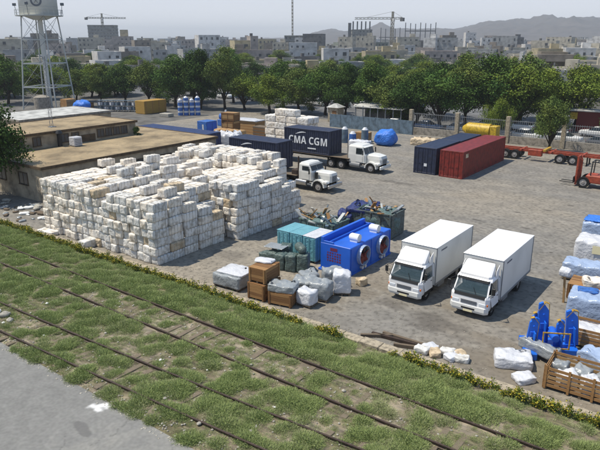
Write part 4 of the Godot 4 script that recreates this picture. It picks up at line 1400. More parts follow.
	crate("wooden_crate", "upper brown plank crate stacked on another by the hedge", Vector3(-19.5, 0.93, -23.0), 0.1, Vector3(1.0, 0.78, 1.4), 4, 0.05, true, ["wood", "wood_b"], "stacked brown crates")
	var cap := thing("plastic_sheet", "crumpled clear plastic on the upper brown crate", "sheet", Vector3(-19.75, 1.74, -23.35), 0.3)
	part(cap, "sheet", lumpy(Vector3(1.0, 0.14, 0.6), 8, 0.05, 0.06, 2.0, 803), M.film)
	crate("wooden_crate", "low brown crate topped with grey plastic bags", Vector3(-18.0, 0, -22.75), 0.2, Vector3(1.3, 0.7, 0.95), 4, 0.06, true, ["wood_b", "wood_b", "wood"])
	wrapped("plastic_bag", "grey film-covered bag on the low brown crate", "bag", Vector3(-18.05, 0.74, -22.8), 0.3, Vector3(1.4, 0.42, 1.0), "film_grey", 804, 0.16, "", false)
	var wr := [[-16.9, 23.3, 0.95, 0.8, 0.75, "film", "upright bundle in clear film beside the low brown crate"], [-16.75, 24.4, 1.05, 0.95, 0.95, "film_grey", "grey film bundle behind the upright clear bundle"], [-18.0, 24.6, 1.2, 0.75, 1.0, "film_grey", "sagging grey film heap behind the low brown crate"], [-16.3, 25.7, 0.95, 1.15, 0.95, "film", "whitish square bundle in film near the cooler"], [-17.3, 26.3, 1.1, 0.95, 0.9, "film_grey", "round-topped grey bundle nearest the blue cooler"], [-18.6, 25.8, 1.0, 0.7, 0.9, "film_grey", "low grey bundle behind the sagging film heap"], [-16.0, 27.3, 0.5, 0.45, 0.5, "bale_tan", "small tan sack at the foot of the blue cooler"]]
	for i in wr.size():
		var e: Array = wr[i]
		wrapped("wrapped_bundle", e[6], "bundle", Vector3(e[0], 0, -e[1]), 0.2 * i, Vector3(e[2], e[3], e[4]), e[5], 820 + i, 0.14, "grey film bundles by the hedge", i < 5)
	# ---- right foreground: blue steel frames
	var bf := thing("blue_press", "upright blue steel press parts with yellow edges near the hedge", "machine", Vector3(-5.45, 0, -25.9), 0.5)
	# plates: x, z, height, width, lean
	var qr := Basis(Vector3.UP, -PI / 2)
	for e in [[-0.85, 0.1, 1.4, 0.44, -0.06, 1.0], [-0.25, -0.35, 1.95, 0.5, 0.05, -1.0], [0.35, 0.0, 1.3, 0.36, 0.0, 1.0], [1.0, -0.25, 1.7, 0.56, 0.10, -1.0], [-0.6, -0.75, 1.25, 0.4, -0.1, 1.0]]:
		var bs := Basis(Vector3.BACK, e[4])
		var cx := Vector3(e[0], 0.2, e[1])
		var hw: float = e[3] * 0.5
		var hh: float = e[2]
		var sd: float = e[5]
		var out := [Vector2(-hw, 0.0), Vector2(hw, 0.0), Vector2(hw * 0.85, hh * (0.82 if sd > 0 else 1.0)), Vector2(hw * 0.3 * sd, hh), Vector2(-hw * 0.85, hh * (1.0 if sd > 0 else 0.82)), Vector2(-hw * 0.7, hh * 0.45)]
		if sd > 0: out = [Vector2(-hw, 0.0), Vector2(hw, 0.0), Vector2(hw * 0.85, hh * 0.82), Vector2(-hw * 0.2, hh), Vector2(-hw * 0.85, hh * 0.96)]
		else: out = [Vector2(-hw, 0.0), Vector2(hw, 0.0), Vector2(hw * 0.85, hh * 0.96), Vector2(hw * 0.2, hh), Vector2(-hw * 0.85, hh * 0.8)]
		var st := mb()
		ext(st, out, -0.07, 0.07, Transform3D(bs * qr, cx))
		var pl := part(bf, "upright", st, M.machine_blue_b)
		var ye := mb()
		for k in [2, 3]:
			bar(ye, cx + bs * Vector3(-out[k].x if false else out[k].x, out[k].y, 0.0), cx + bs * Vector3(out[k + 1].x, out[k + 1].y, 0.0), 0.16, 0.025)
		bar(ye, cx + bs * Vector3(out[1].x, 0.4, 0.06), cx + bs * Vector3(out[2].x, out[2].y, 0.06), 0.025, 0.025)
		part(pl, "yellow_edge", ye, M.yellow_edge)
		part(pl, "flange", bx(mb(), cx + bs * Vector3(0, hh * 0.42, 0.09), Vector3(e[3] * 0.55, 0.3, 0.06), 0.02, bs), M.machine_blue)
		part(pl, "bolt_head", cyl(mb(), cx + bs * Vector3(0, hh * 0.7, 0.07), cx + bs * Vector3(0, hh * 0.7, 0.13), 0.05, 0.05, 8), M.machine_blue)
		part(pl, "gusset", bx(mb(), cx + bs * Vector3(hw * 0.2, hh * 0.3, 0.2), Vector3(0.05, hh * 0.5, 0.3), 0.01, bs), M.machine_blue_b)
	part(bf, "base_beam", bx(mb(), Vector3(0.0, 0.12, -0.2), Vector3(2.3, 0.24, 1.2), 0.02), M.machine_blue_b)
	part(bf, "foot", bx(mb(), Vector3(-1.0, 0.16, 0.7), Vector3(0.5, 0.32, 0.8), 0.03), M.machine_blue_b)
	part(bf, "spindle", cyl(mb(), Vector3(0.05, 0.85, -0.2), Vector3(0.05, 0.85, 0.62), 0.22, 0.16, 14), M.machine_blue)
	var yf := mb()
	bar(yf, Vector3(-0.5, 0.45, 0.72), Vector3(-0.5, 1.15, 0.66), 0.05, 0.05)
	bar(yf, Vector3(0.6, 0.45, 0.72), Vector3(0.6, 1.15, 0.66), 0.05, 0.05)
	bar(yf, Vector3(-0.53, 1.15, 0.66), Vector3(0.63, 1.15, 0.66), 0.05, 0.05)
	bar(yf, Vector3(-0.53, 0.45, 0.72), Vector3(0.63, 0.45, 0.72), 0.05, 0.05)
	part(bf, "yellow_bracket", yf, M.yellow_edge)
	wrapped("plastic_sheet", "loose clear plastic hanging round the blue machine frame", "sheet", Vector3(-5.65, 0.22, -25.0), -0.3, Vector3(1.7, 0.5, 0.6), "film_grey", 850, 0.25, "", false)
	wrapped("plastic_bag", "large crumpled white plastic heap at the foot of the blue frame", "bag", Vector3(-6.35, 0, -23.7), 0.4, Vector3(1.5, 0.55, 1.05), "film", 851, 0.35, "", false)
	wrapped("plastic_bag", "small white plastic scrap beside the open slatted crate", "bag", Vector3(-5.55, 0, -22.65), 0.9, Vector3(0.8, 0.3, 0.6), "film", 852, 0.2, "", false)
	# open slatted crates
	crate("slatted_crate", "large open slatted crate of plastic bags at the hedge", Vector3(-3.45, 0, -23.35), 0.02, Vector3(2.7, 1.0, 1.5), 5, 0.34, false, ["wood", "wood_c", "wood"], "slatted crates at the right edge")
	for i in 6:
		wrapped("plastic_bag", "clear plastic bag inside the large open slatted crate", "bag", Vector3(-4.45 + i * 0.42, 0.13, -23.35 + 0.3 * (1 if i % 2 else -1)), i * 0.7, Vector3(0.62, 0.72, 0.62), "film" if i % 2 else "film_grey", 860 + i, 0.2, "bags in the slatted crate", false)
	wrapped("plastic_sheet", "folded white sheet lying behind the large slatted crate", "sheet", Vector3(-3.0, 0.0, -25.2), -0.2, Vector3(2.2, 0.95, 0.9), "film_blue", 870, 0.3, "", false)
	crate("slatted_crate", "slatted crate with a white load behind the blue frame", Vector3(-4.3, 0, -27.6), 0.05, Vector3(1.5, 0.95, 1.3), 5, 0.3, false, ["wood_c", "wood"], "slatted crates at the right edge")
	wrapped("plastic_bag", "white load inside the slatted crate behind the blue frame", "bag", Vector3(-4.3, 0.13, -27.6), 0.1, Vector3(1.25, 0.75, 1.05), "film", 871, 0.1, "", false)
	crate("slatted_crate", "tall slatted crate at the right edge beside the white load", Vector3(-2.5, 0, -27.4), 0.05, Vector3(1.4, 1.1, 1.4), 5, 0.3, false, ["wood", "wood_c"], "slatted crates at the right edge")
	wrapped("plastic_bag", "grey plastic filling of the tall slatted crate", "bag", Vector3(-2.5, 0.13, -27.4), 0.2, Vector3(1.15, 1.0, 1.15), "film_grey", 872, 0.1, "", false)
	wrapped("film_wrapped_pallet", "white and blue film pallet behind the slatted crates", "pallet", Vector3(-4.7, 0, -30.1), 0.08, Vector3(2.0, 1.35, 1.7), "film_blue", 873, 0.1, "film pallets along the right edge")
	var bl := thing("plastic_sheet", "bright blue plastic sheet on the film pallet behind the crates", "sheet", Vector3(-4.95, 1.42, -30.3), 0.2)
	part(bl, "sheet", lumpy(Vector3(0.9, 0.12, 0.6), 8, 0.05, 0.05, 2.0, 874), M.drum_blue)
	var ps := thing("wooden_post", "leaning wooden post tied beside the film pallet", "post", Vector3(-6.25, 0, -31.6), 0.0)
	part(ps, "shaft", bar(mb(), Vector3(0, 0, 0), Vector3(-0.1, 1.75, 0.1), 0.1, 0.1), M.wood_c)
	wrapped("plastic_bag", "white bag hung on top of the wooden post", "bag", Vector3(-6.35, 1.55, -31.5), 0.0, Vector3(0.5, 0.4, 0.45), "film", 875, 0.1, "", false)
	crate("slatted_crate", "low plank crate under film behind the wooden post", Vector3(-5.1, 0, -33.1), 0.04, Vector3(2.4, 0.8, 1.5), 4, 0.12, true, ["wood_b", "wood"], "slatted crates at the right edge")
	wrapped("plastic_bag", "cream sacks heaped on the low plank crate", "bag", Vector3(-4.9, 0.84, -32.9), 0.3, Vector3(1.6, 0.4, 0.9), "bale_cream", 876, 0.2, "", false)
	wrapped("film_wrapped_pallet", "long glassy film pallet in the middle of the right row", "pallet", Vector3(-6.0, 0, -35.6), 0.06, Vector3(2.6, 1.0, 1.3), "film_blue", 877, 0.12, "film pallets along the right edge")
	wrapped("film_wrapped_pallet", "tall white film pallet with a yellowish label in the right row", "pallet", Vector3(-6.3, 0, -39.2), 0.05, Vector3(2.3, 1.45, 1.9), "film", 878, 0.14, "film pallets along the right edge")
	var lb := thing("paper_label", "yellowish paper label on the tall white film pallet", "label", Vector3(-6.0, 0.75, -38.17), 0.05)
	part(lb, "sheet", bx(mb(), Vector3(0, 0.3, 0), Vector3(0.7, 0.5, 0.012)), M.plate)
	wrapped("film_wrapped_pallet", "farthest blue and white film pallet of the right row", "pallet", Vector3(-7.0, 0, -43.6), 0.05, Vector3(2.0, 1.4, 1.7), "film_blue", 879, 0.14, "film pallets along the right edge")
	var bs2 := thing("plastic_sheet", "blue sheet on the farthest film pallet of the right row", "sheet", Vector3(-7.0, 1.48, -43.6), 0.0)
	part(bs2, "sheet", lumpy(Vector3(1.9, 0.12, 1.5), 8, 0.05, 0.05, 1.6, 880), M.tarp_bright)
	# ---- timber and rubble by the kerb
	var pl2 := [[-11.2, 22.55, 2.6, 0.1], [-11.0, 22.8, 2.2, 0.02], [-12.2, 22.35, 1.5, 0.6], [-10.5, 22.3, 1.4, 0.35]]
	for i in pl2.size():
		var e: Array = pl2[i]
		var o := thing("timber", "weathered timber lying on the ground inside the kerb, %s of four" % ["longest", "second longest", "shortest slanting", "last"][i], "timber", Vector3(e[0], 0, -e[1]), e[3], "timbers by the kerb")
		part(o, "beam", bx(mb(), Vector3(0, 0.09, 0), Vector3(e[2], 0.16, 0.14), 0.01), M.wood_old if i else M.rust_brown)
	for i in 7:
		wrapped("rubble_sack", "torn rubble sack in the heap inside the kerb, %s from the timbers" % ["first", "second", "third", "fourth", "fifth", "sixth", "seventh"][i], "sack", Vector3(-9.9 + i * 0.3 + 0.1 * sin(i * 5.0), 0, -22.35 - 0.35 * (i % 2) - 0.05 * i), i * 1.1, Vector3(0.6, 0.28, 0.45), ["bale_grey", "film", "bale_tan"][i % 3], 890 + i, 0.12, "rubble sacks by the kerb", false)
	# broken concrete and bits left of the bale stacks
	for i in 44:
		var r2 := RandomNumberGenerator.new(); r2.seed = 900 + i
		var o := part(self, "debris_chunk", lumpy(Vector3(0.55, 0.3, 0.4), 3, 0.03, 0.12, 3.0, 910 + i), [M.stone_pale, M.film_grey, M.paper, M.wood_old][i % 4])
		var ds := r2.randf_range(0.3, 1.0)
		o.scale = Vector3(ds * 1.3, ds * 0.7, ds)
		o.position = Vector3(r2.randf_range(-50, -40.3), 0, -r2.randf_range(22.3, 26.2))
		o.rotation.y = i
		tag(o, "broken %s debris chunk on the ground beneath the warehouse window" % ["pale stone", "grey plastic", "white", "wooden"][i % 4], "debris", "debris beneath the warehouse window")

# ------------------------------------------------------------------ warehouse, water tower, fence
func window_part(parent: Node, c: Vector3, w: float, h: float, facing_x: bool, frame: Material) -> void:
	# pane with a frame and a sill standing proud of the wall; facing +x or +z
	var s := Vector3(0.04, h, w) if facing_x else Vector3(w, h, 0.04)
	var o := piece(parent, "window", c, s, M.window_dark)
	var n := Vector3(1, 0, 0) if facing_x else Vector3(0, 0, 1)
	var st := mb()
	var a := Vector3(0, 0, 1) if facing_x else Vector3(1, 0, 0)
	for sg in [-1, 1]:
		bx(st, c + a * (w * 0.5 + 0.03) * sg + n * 0.01, Vector3(0.1, h + 0.12, 0.06) if facing_x else Vector3(0.06, h + 0.12, 0.1))
	bx(st, c + Vector3(0, h * 0.5 + 0.03, 0) + n * 0.012, Vector3(0.1, 0.06, w) if facing_x else Vector3(w, 0.06, 0.1))
	bx(st, c - Vector3(0, h * 0.5 + 0.04, 0) + n * 0.04, Vector3(0.16, 0.06, w + 0.16) if facing_x else Vector3(w + 0.16, 0.06, 0.16))
	bx(st, c + n * 0.01, Vector3(0.06, h, 0.05) if facing_x else Vector3(0.05, h, 0.06))
	part(parent, "window_frame", st, frame)
func build_warehouse() -> void:
	var t := thing("warehouse", "low tan flat-roofed warehouse in two steps behind the left bale stack", "building", Vector3.ZERO)
	# blocks: x0, x1, w0, w1, height, roof
	var bl := [[-60.0, -46.4, 26.5, 47.0, 3.0, "roof_tan"], [-63.0, -54.8, 27.2, 43.0, 4.5, "roof_tan"], [-74.0, -65.9, 35.8, 48.0, 4.4, "roof_white"]]
	for e in bl:
		var cx: float = (e[0] + e[1]) * 0.5
		var cw: float = (e[2] + e[3]) * 0.5
		var sx: float = e[1] - e[0]
		var sw: float = e[3] - e[2]
		part(t, "wall", bx(mb(), Vector3(cx, e[4] * 0.5, -cw), Vector3(sx, e[4], sw)), M.plaster)
		var rf := part(t, "roof", bx(mb(), Vector3(cx, e[4] + 0.03, -cw), Vector3(sx + 0.3, 0.06, sw + 0.3)), M[e[5]])
		var ed := mb()
		for s in [-1, 1]:
			bx(ed, Vector3(cx + (sx * 0.5 + 0.12) * s, e[4] - 0.02, -cw), Vector3(0.14, 0.24, sw + 0.36), 0.01)
			bx(ed, Vector3(cx, e[4] - 0.018, -cw + (sw * 0.5 + 0.12) * s), Vector3(sx + 0.1, 0.235, 0.14), 0.01)
		part(rf, "fascia", ed, M.roof_edge if e[5] == "roof_tan" else M.concrete)
	for w in [29.6, 33.0, 36.4, 39.8, 43.2]: window_part(t, Vector3(-46.39, 1.7, -w), 1.7, 1.0, true, M.roof_edge)
	for x in [-49.4, -53.0]: window_part(t, Vector3(x, 1.75, -26.49), 1.3, 1.0, false, M.roof_edge)
	for w in [29.5, 31.2, 34.2, 35.4, 38.4, 39.4, 40.4, 41.4]: window_part(t, Vector3(-54.79, 3.75, -w), 0.75, 0.75, true, M.roof_edge)
	part(t, "low_panel", bx(mb(), Vector3(-54.75, 3.45, -36.9), Vector3(0.06, 0.7, 1.6)), M.roof_edge)
	# air cooler box on the lower roof
	var ac := thing("air_cooler", "small white air cooler box on the lower warehouse roof", "air cooler", Vector3(-53.3, 3.06, -34.4))
	part(ac, "casing", bx(mb(), Vector3(0, 0.5, 0), Vector3(0.9, 0.85, 0.9), 0.04), M.film)
	for k in 4: part(ac, "louvre", bx(mb(), Vector3(0.46, 0.25 + k * 0.15, 0), Vector3(0.03, 0.06, 0.7)), M.steel_grey)
	part(ac, "stand", bx(mb(), Vector3(0, 0.04, 0), Vector3(0.8, 0.08, 0.8)), M.steel_grey)
	var sf := thing("roof_ventilator", "dark ventilator stack against the upper warehouse wall", "ventilator", Vector3(-54.3, 3.06, -33.3))
	part(sf, "pipe", cyl(mb(), Vector3(0, 0, 0), Vector3(0, 1.3, 0), 0.22, 0.22, 10), M.plastic_dark)
	part(sf, "cowl", cyl(mb(), Vector3(0, 1.3, 0), Vector3(0, 1.6, 0), 0.36, 0.2, 10), M.plastic_dark)
	# climbing plant at the far end of the upper wall
	var cp := thing("climbing_plant", "dark bushy creeper at the end of the upper warehouse wall", "plant", Vector3(-54.2, 3.05, -42.6))
	var o := part(cp, "foliage", tree_kinds[2][1], M.leaf_d)
	o.scale = Vector3.ONE * 0.17
	o.position.y = -0.35
	# lattice aerial on the upper roof
	var la := thing("roof_aerial", "thin lattice aerial standing on the tan upper roof", "aerial", Vector3(-57.5, 4.55, -34.6))
	var st := mb()
	for k in 3:
		var a := TAU * k / 3.0
		bar(st, Vector3(cos(a), 0, sin(a)) * 0.2, Vector3(cos(a) * 0.12, 7.0, sin(a) * 0.12), 0.03, 0.03)
	for j in 14:
		for k in 3:
			var a := TAU * k / 3.0
			var b := TAU * (k + 1) / 3.0
			bar(st, Vector3(cos(a) * 0.18, j * 0.5, sin(a) * 0.18), Vector3(cos(b) * 0.17, j * 0.5 + 0.5, sin(b) * 0.17), 0.016, 0.016)
	part(la, "lattice", st, M.steel_grey)
	part(la, "base_plate", bx(mb(), Vector3(0, 0.03, 0), Vector3(0.6, 0.06, 0.6)), M.steel_grey)
func build_tower() -> void:
	var t := thing("water_tower", "tall pale water tower on four splayed legs at the left", "water tower", Vector3(-112.6, 0, -67.9), 0.64)
	var st := mb()
	for e in [[16.6, 17.5, 1.2, 3.45], [17.5, 25.0, 3.45, 3.45], [25.0, 26.2, 3.45, 0.3]]:
		cyl(st, Vector3(0, e[0], 0), Vector3(0, e[1], 0), e[2], e[3], 32, e[0] < 17.0)
	var tank := part(t, "tank", st, M.tank_pale)
	for y in [18.9, 20.6, 22.3]:
		part(tank, "seam_band", cyl(mb(), Vector3(0, y, 0), Vector3(0, y + 0.06, 0), 3.475, 3.475, 32, false), M.steel_pale)
	# round dark emblem on the shell
	var em := mb()
	for k in 20:
		var a0 := TAU * k / 20.0
		var a1 := TAU * (k + 1) / 20.0
		var p := []
		for e in [[a0, 1.0], [a1, 1.0], [a1, 0.68], [a0, 0.68]]:
			var th: float = 0.30 + cos(e[0]) * e[1] / 3.47
			p.append(Vector3(sin(th) * 3.49, 19.9 + sin(e[0]) * e[1], cos(th) * 3.49))
		quad(em, p[0], p[1], p[2], p[3], p[0] - Vector3(0, 19.9, 0))
	for e in [[-0.35, 0.35], [0.35, -0.35]]:
		var th0: float = 0.30 + e[0] / 3.47
		var th1: float = 0.30 + e[1] / 3.47
		bar(em, Vector3(sin(th0) * 3.49, 19.5, cos(th0) * 3.49), Vector3(sin(th1) * 3.49, 20.3, cos(th1) * 3.49), 0.16, 0.05)
	part(tank, "emblem", em, M.steel_grey)
	part(t, "riser_pipe", cyl(mb(), Vector3(0, 0, 0), Vector3(0, 16.7, 0), 0.5, 0.45, 16), M.tank_pale)
	var wk := mb()
	for k in 24:
		var a0 := TAU * k / 24.0
		var a1 := TAU * (k + 1) / 24.0
		var e0 := Vector3(cos(a0), 0, sin(a0))
		var e1 := Vector3(cos(a1), 0, sin(a1))
		var y := Vector3(0, 17.4, 0)
		quad(wk, e0 * 3.4 + y, e1 * 3.4 + y, e1 * 4.3 + y, e0 * 4.3 + y, Vector3.UP)
		quad(wk, e0 * 4.3 + y, e1 * 4.3 + y, e1 * 4.3 + y - Vector3(0, 0.12, 0), e0 * 4.3 + y - Vector3(0, 0.12, 0), e0)
		bar(wk, e0 * 4.25 + y, e0 * 4.25 + y + Vector3(0, 1.0, 0), 0.05, 0.05)
		bar(wk, e0 * 4.25 + y + Vector3(0, 1.0, 0), e1 * 4.25 + y + Vector3(0, 1.0, 0), 0.05, 0.05)
		bar(wk, e0 * 4.25 + y + Vector3(0, 0.5, 0), e1 * 4.25 + y + Vector3(0, 0.5, 0), 0.04, 0.04)
	part(t, "walkway", wk, M.steel_pale)
	var lp := func(k: int, y: float) -> Vector3:
		var a := TAU * (k + 0.5) / 4.0 + 0.18
		return Vector3(cos(a), 0, sin(a)) * lerpf(5.0, 3.25, y / 17.4) + Vector3(0, y, 0)
	for k in 4:
		part(t, "leg", cyl(mb(), lp.call(k, 0.0), lp.call(k, 17.5), 0.14, 0.13, 8), M.steel_pale)
		for y in [4.2, 8.6, 13.0]:
			part(t, "ring_beam", bar(mb(), lp.call(k, y), lp.call(k + 1, y), 0.2, 0.2), M.steel_pale)
		for e in [[0.2, 4.2], [4.2, 8.6], [8.6, 13.0], [13.0, 17.3]]:
			part(t, "brace_rod", bar(mb(), lp.call(k, e[0]), lp.call(k + 1, e[1]), 0.045, 0.045), M.steel_grey)
			part(t, "brace_rod", bar(mb(), lp.call(k + 1, e[0]), lp.call(k, e[1]), 0.045, 0.045), M.steel_grey)
		var a := TAU * k / 4.0 + 0.05
		var d := Vector3(cos(a), 0, sin(a))
		var fl := mb()
		bar(fl, d * 4.3 + Vector3(0, 17.4, 0), d * 4.6 + Vector3(0, 19.2, 0), 0.07, 0.07)
		bx(fl, d * 4.65 + Vector3(0, 19.4, 0), Vector3(0.6, 0.5, 0.4), 0.04, Basis(Vector3.UP, -a))
		part(t, "floodlight", fl, M.steel_grey)
	var ta := thing("storage_tank", "pale round tank on the ground under the water tower", "tank", Vector3(-109.0, 0, -64.2))
	part(ta, "shell", cyl(mb(), Vector3(0, 0, 0), Vector3(0, 2.6, 0), 1.5, 1.5, 20), M.concrete)
	part(ta, "lid", cyl(mb(), Vector3(0, 2.6, 0), Vector3(0, 3.0, 0), 1.5, 0.3, 20), M.concrete)
func build_fence() -> void:
	var t := thing("street_fence", "railing fence with concrete posts on a low wall behind the trailer", "fence", Vector3(0, 0, -80.0))
	var x := -39.5
	while x < 14.0:
		part(t, "post", bx(mb(), Vector3(x, 1.75, 0), Vector3(0.55, 3.5, 0.5), 0.04), M.concrete_warm)
		if x < 6.0:
			part(t, "low_wall", bx(mb(), Vector3(x + 3.5, 0.5, 0), Vector3(6.43, 1.0, 0.25), 0.02), M.concrete)
			var pn := mb()
			for y in [1.25, 2.95]: bx(pn, Vector3(x + 3.5, y, 0), Vector3(6.43, 0.06, 0.05))
			part(t, "rail", pn, M.trim_grey)
			for k in 24:
				piece(t, "picket", Vector3(x + 0.45 + k * 0.265, 2.05, 0), Vector3(0.035, 2.1, 0.035), M.trim_grey)
		x += 7.0
	# sheet hoarding and a long shed further left
	var h := thing("sheet_hoarding", "blue-grey sheet metal hoarding behind the lettered container truck", "hoarding", Vector3(-53.0, 0, -79.0))
	for k in 14:
		part(h, "sheet", bx(mb(), Vector3(k * 1.02 + 0.5, 1.0, 0.02 * (k % 2)), Vector3(1.0, 2.0, 0.05), 0.005), M.steel_blue)
	for k in 8: part(h, "post", bx(mb(), Vector3(k * 2.04, 1.05, -0.12), Vector3(0.1, 2.1, 0.1)), M.steel_grey)
	var s := thing("open_shed", "long open shed with a white roof between trees and hoarding", "shed", Vector3(-51.5, 0, -86.0))
	part(s, "roof", bx(mb(), Vector3(4.0, 3.0, 0), Vector3(9.0, 0.12, 4.0), 0.02, Basis(Vector3.RIGHT, 0.12)), M.roof_white)
	for k in 7: part(s, "post", bx(mb(), Vector3(k * 1.36, 1.5, 1.8), Vector3(0.14, 2.9, 0.14)), M.steel_grey)
	part(s, "back_wall", bx(mb(), Vector3(4.0, 1.45, -1.7), Vector3(8.6, 2.9, 0.1)), M.far_dark)
	var hut := thing("gate_hut", "small pale hut beside the long open shed", "hut", Vector3(-55.5, 0, -84.5))
	part(hut, "wall", bx(mb(), Vector3(0, 1.2, 0), Vector3(1.9, 2.4, 1.9)), M.concrete_warm)
	part(hut, "roof", loft(mb(), [ring(2.4, 1.2, -1.2, 1.2, 0.05), ring(3.0, 0.2, -0.2, 0.2, 0.02)]), M.roof_white)
	part(hut, "door", bx(mb(), Vector3(0.3, 0.95, 0.96), Vector3(0.8, 1.9, 0.04)), M.wood_b)
func build_back_yard() -> void:
	# plywood box
	var t := thing("plywood_case", "big yellow plywood case far back in the yard", "case", Vector3(-90.0, 0, -74.5), 0.0)
	part(t, "case_body", bx(mb(), Vector3(0, 1.2, 0), Vector3(2.6, 2.3, 5.2), 0.03), M.ply_yellow)
	for k in 4: piece(t, "batten", Vector3(1.32, 1.2, -2.3 + k * 1.5), Vector3(0.05, 2.3, 0.12), M.wood)
	for k in 2: piece(t, "runner", Vector3(-0.8 + k * 1.6, 0.04, 0), Vector3(0.16, 0.08, 5.2), M.wood_old)
	# frames of pale green tanks
	for i in 9:
		var q := thing("steel_rack", "pale green steel rack in the row left of the plywood case, number %s from it" % ["one", "two", "three", "four", "five", "six", "seven", "eight", "nine"][8 - i], "rack", Vector3(-99.5 + i * 0.95, 0, -70.5 - i * 0.55), 0.0, "pale green racks beside the plywood case")
		for a in [-1, 1]:
			for b in [-1, 1]: piece(q, "post", Vector3(0.4 * a, 1.05, 0.5 * b), Vector3(0.09, 2.1, 0.09), M.steel_grey)
		for y in [0.35, 1.15, 2.05]: piece(q, "shelf", Vector3(0, y, 0), Vector3(0.88, 0.07, 1.05), M.steel_blue)
		for y in [0.65, 1.45]: piece(q, "load", Vector3(0, y, 0), Vector3(0.7, 0.5, 0.9), M.film if (i + int(y)) % 2 else M.steel_blue)
	var bt := thing("tarpaulin", "bright blue tarpaulin heap beside the pale green racks", "tarpaulin", Vector3(-100.5, 0, -67.0), 0.3)
	part(bt, "sheet", lumpy(Vector3(2.8, 2.3, 2.4), 10, 0.8, 0.3, 0.6, 950, 0.3), M.tarp_bright)
	crate("wooden_crate", "tan crate left of the bright blue tarpaulin heap", Vector3(-104.0, 0, -66.5), 0.0, Vector3(2.0, 2.3, 2.0), 6, 0.05, true, ["wood_c", "wood"])
	for i in 4:
		crate("wooden_crate", "far brown crate under the water tower, %s in its row" % ["first", "second", "third", "last"][i], Vector3(-107.5 + i * 1.1, 0, -68.0 - i * 1.0), 0.0, Vector3(1.3, 1.3, 1.3), 4, 0.06, true, ["wood_b", "wood"], "crates under the water tower")
	for i in 4:
		var q := thing("blue_cylinder", "upright blue drum tower with white bands, %s from the trees" % ["first", "second", "third", "fourth"][i], "drum", Vector3(-82.6 + i * 0.75, 0, -75.0 - i * 0.7), 0.0, "blue drum towers")
		part(q, "drum", cyl(mb(), Vector3.ZERO, Vector3(0, 2.7 + 0.4 * (i % 2), 0), 0.46, 0.46, 14), M.drum_blue)
		for y in [0.5, 1.4, 2.3]: part(q, "band", cyl(mb(), Vector3(0, y, 0), Vector3(0, y + 0.32, 0), 0.475, 0.475, 14, false), M.film)
		part(q, "cap", cyl(mb(), Vector3(0, 2.7 + 0.4 * (i % 2), 0), Vector3(0, 3.0 + 0.4 * (i % 2), 0), 0.4, 0.15, 14), M.film)
	var sl := thing("concrete_slab", "low pale slab beside the blue drum towers", "slab", Vector3(-83.2, 0, -72.2), 0.2)
	part(sl, "slab", bx(mb(), Vector3(0, 0.3, 0), Vector3(2.0, 0.6, 1.6), 0.06), M.stone_pale)
	# dark blue flat container behind the warehouse
	container("shipping_container", "dark blue container behind the lower warehouse roof", Vector3(-50.6, 0, -50.9), PI / 2, 12.19, 2.59, "cont_mid", "cont_mid")
	wrapped("tarpaulin", "white tarpaulin heap between dark container and blue crate", "tarpaulin", Vector3(-51.0, 0, -53.6), 0.4, Vector3(3.4, 2.5, 2.0), "film", 960, 0.5, "", false)
	var bc := thing("blue_cabinet", "blue steel cabinet with a white stripe behind the bales", "cabinet", Vector3(-59.2, 0, -58.4), 0.0)
	part(bc, "casing", bx(mb(), Vector3(0, 1.3, 0), Vector3(1.8, 2.6, 2.0), 0.03), M.drum_blue)
	for k in 2: part(bc, "door", bx(mb(), Vector3(0.92, 1.3, 0.5 - k), Vector3(0.04, 2.3, 0.9), 0.01), M.machine_blue)
	part(bc, "stripe", bx(mb(), Vector3(0.2, 1.2, 1.01), Vector3(0.3, 2.0, 0.02)), M.film)
	for i in 3:
		crate("wooden_crate", "brown crate stacked beside the blue cabinet, %s one" % ["lowest", "middle", "highest"][i], Vector3(-58.2, i * 1.15, -62.0), 0.1 * i, Vector3(2.0, 1.1, 1.6), 4, 0.06, true, ["wood_b", "wood_c"], "crate stack by the blue cabinet")
	for i in 4:
		var q := thing("straw_bale", "tan block in the row in front of the brown crate stack, %s from the warehouse" % ["first", "second", "third", "fourth"][i], "bale", Vector3(-56.0 + i * 1.05, 0, -57.6 - i * 0.1), 0.0, "tan blocks behind the bales")
		q.scale = Vector3(1, 1.0, 1)
		part(q, "block", lumpy(Vector3(1.0, 1.9, 1.6), 7, 0.12, 0.07, 1.5, 970 + i), M.wood_c)
	var ws := thing("board_stack", "stack of tan boards under a white sheet", "board stack", Vector3(-59.0, 0, -66.5), 0.0)
	for k in 9: piece(ws, "board", Vector3(0.02 * (k % 3), 0.12 + k * 0.2, 0), Vector3(4.6, 0.19, 2.2), M.wood if k % 2 else M.wood_c)
	part(ws, "sheet", lumpy(Vector3(4.8, 0.2, 2.4), 10, 0.08, 0.08, 1.0, 980), M.film).position.y = 1.82
	for i in 3:
		var q := thing("board_stack", "brown board stack right of the sheeted boards, %s one" % ["nearest", "middle", "farthest"][i], "board stack", Vector3(-54.6 + i * 1.4, 0, -64.5 - i * 1.6), 0.0, "brown board stacks")
		for k in 7: piece(q, "board", Vector3(0.03 * (k % 2), 0.12 + k * 0.22, 0), Vector3(2.2, 0.2, 1.5), M.wood_b if k % 2 else M.wood_old)
	var bm := thing("blue_machine", "small blue pump machine beyond the sheeted boards", "machine", Vector3(-67.0, 0, -70.0), 0.0)
	part(bm, "base", bx(mb(), Vector3(0, 0.5, 0), Vector3(1.8, 1.0, 1.6), 0.05), M.drum_blue)
	part(bm, "cylinder", cyl(mb(), Vector3(-0.8, 1.4, 0), Vector3(0.8, 1.4, 0), 0.5, 0.5, 14), M.drum_blue)
	part(bm, "chimney", cyl(mb(), Vector3(0.3, 1.8, 0), Vector3(0.3, 2.5, 0), 0.2, 0.15, 10), M.film)
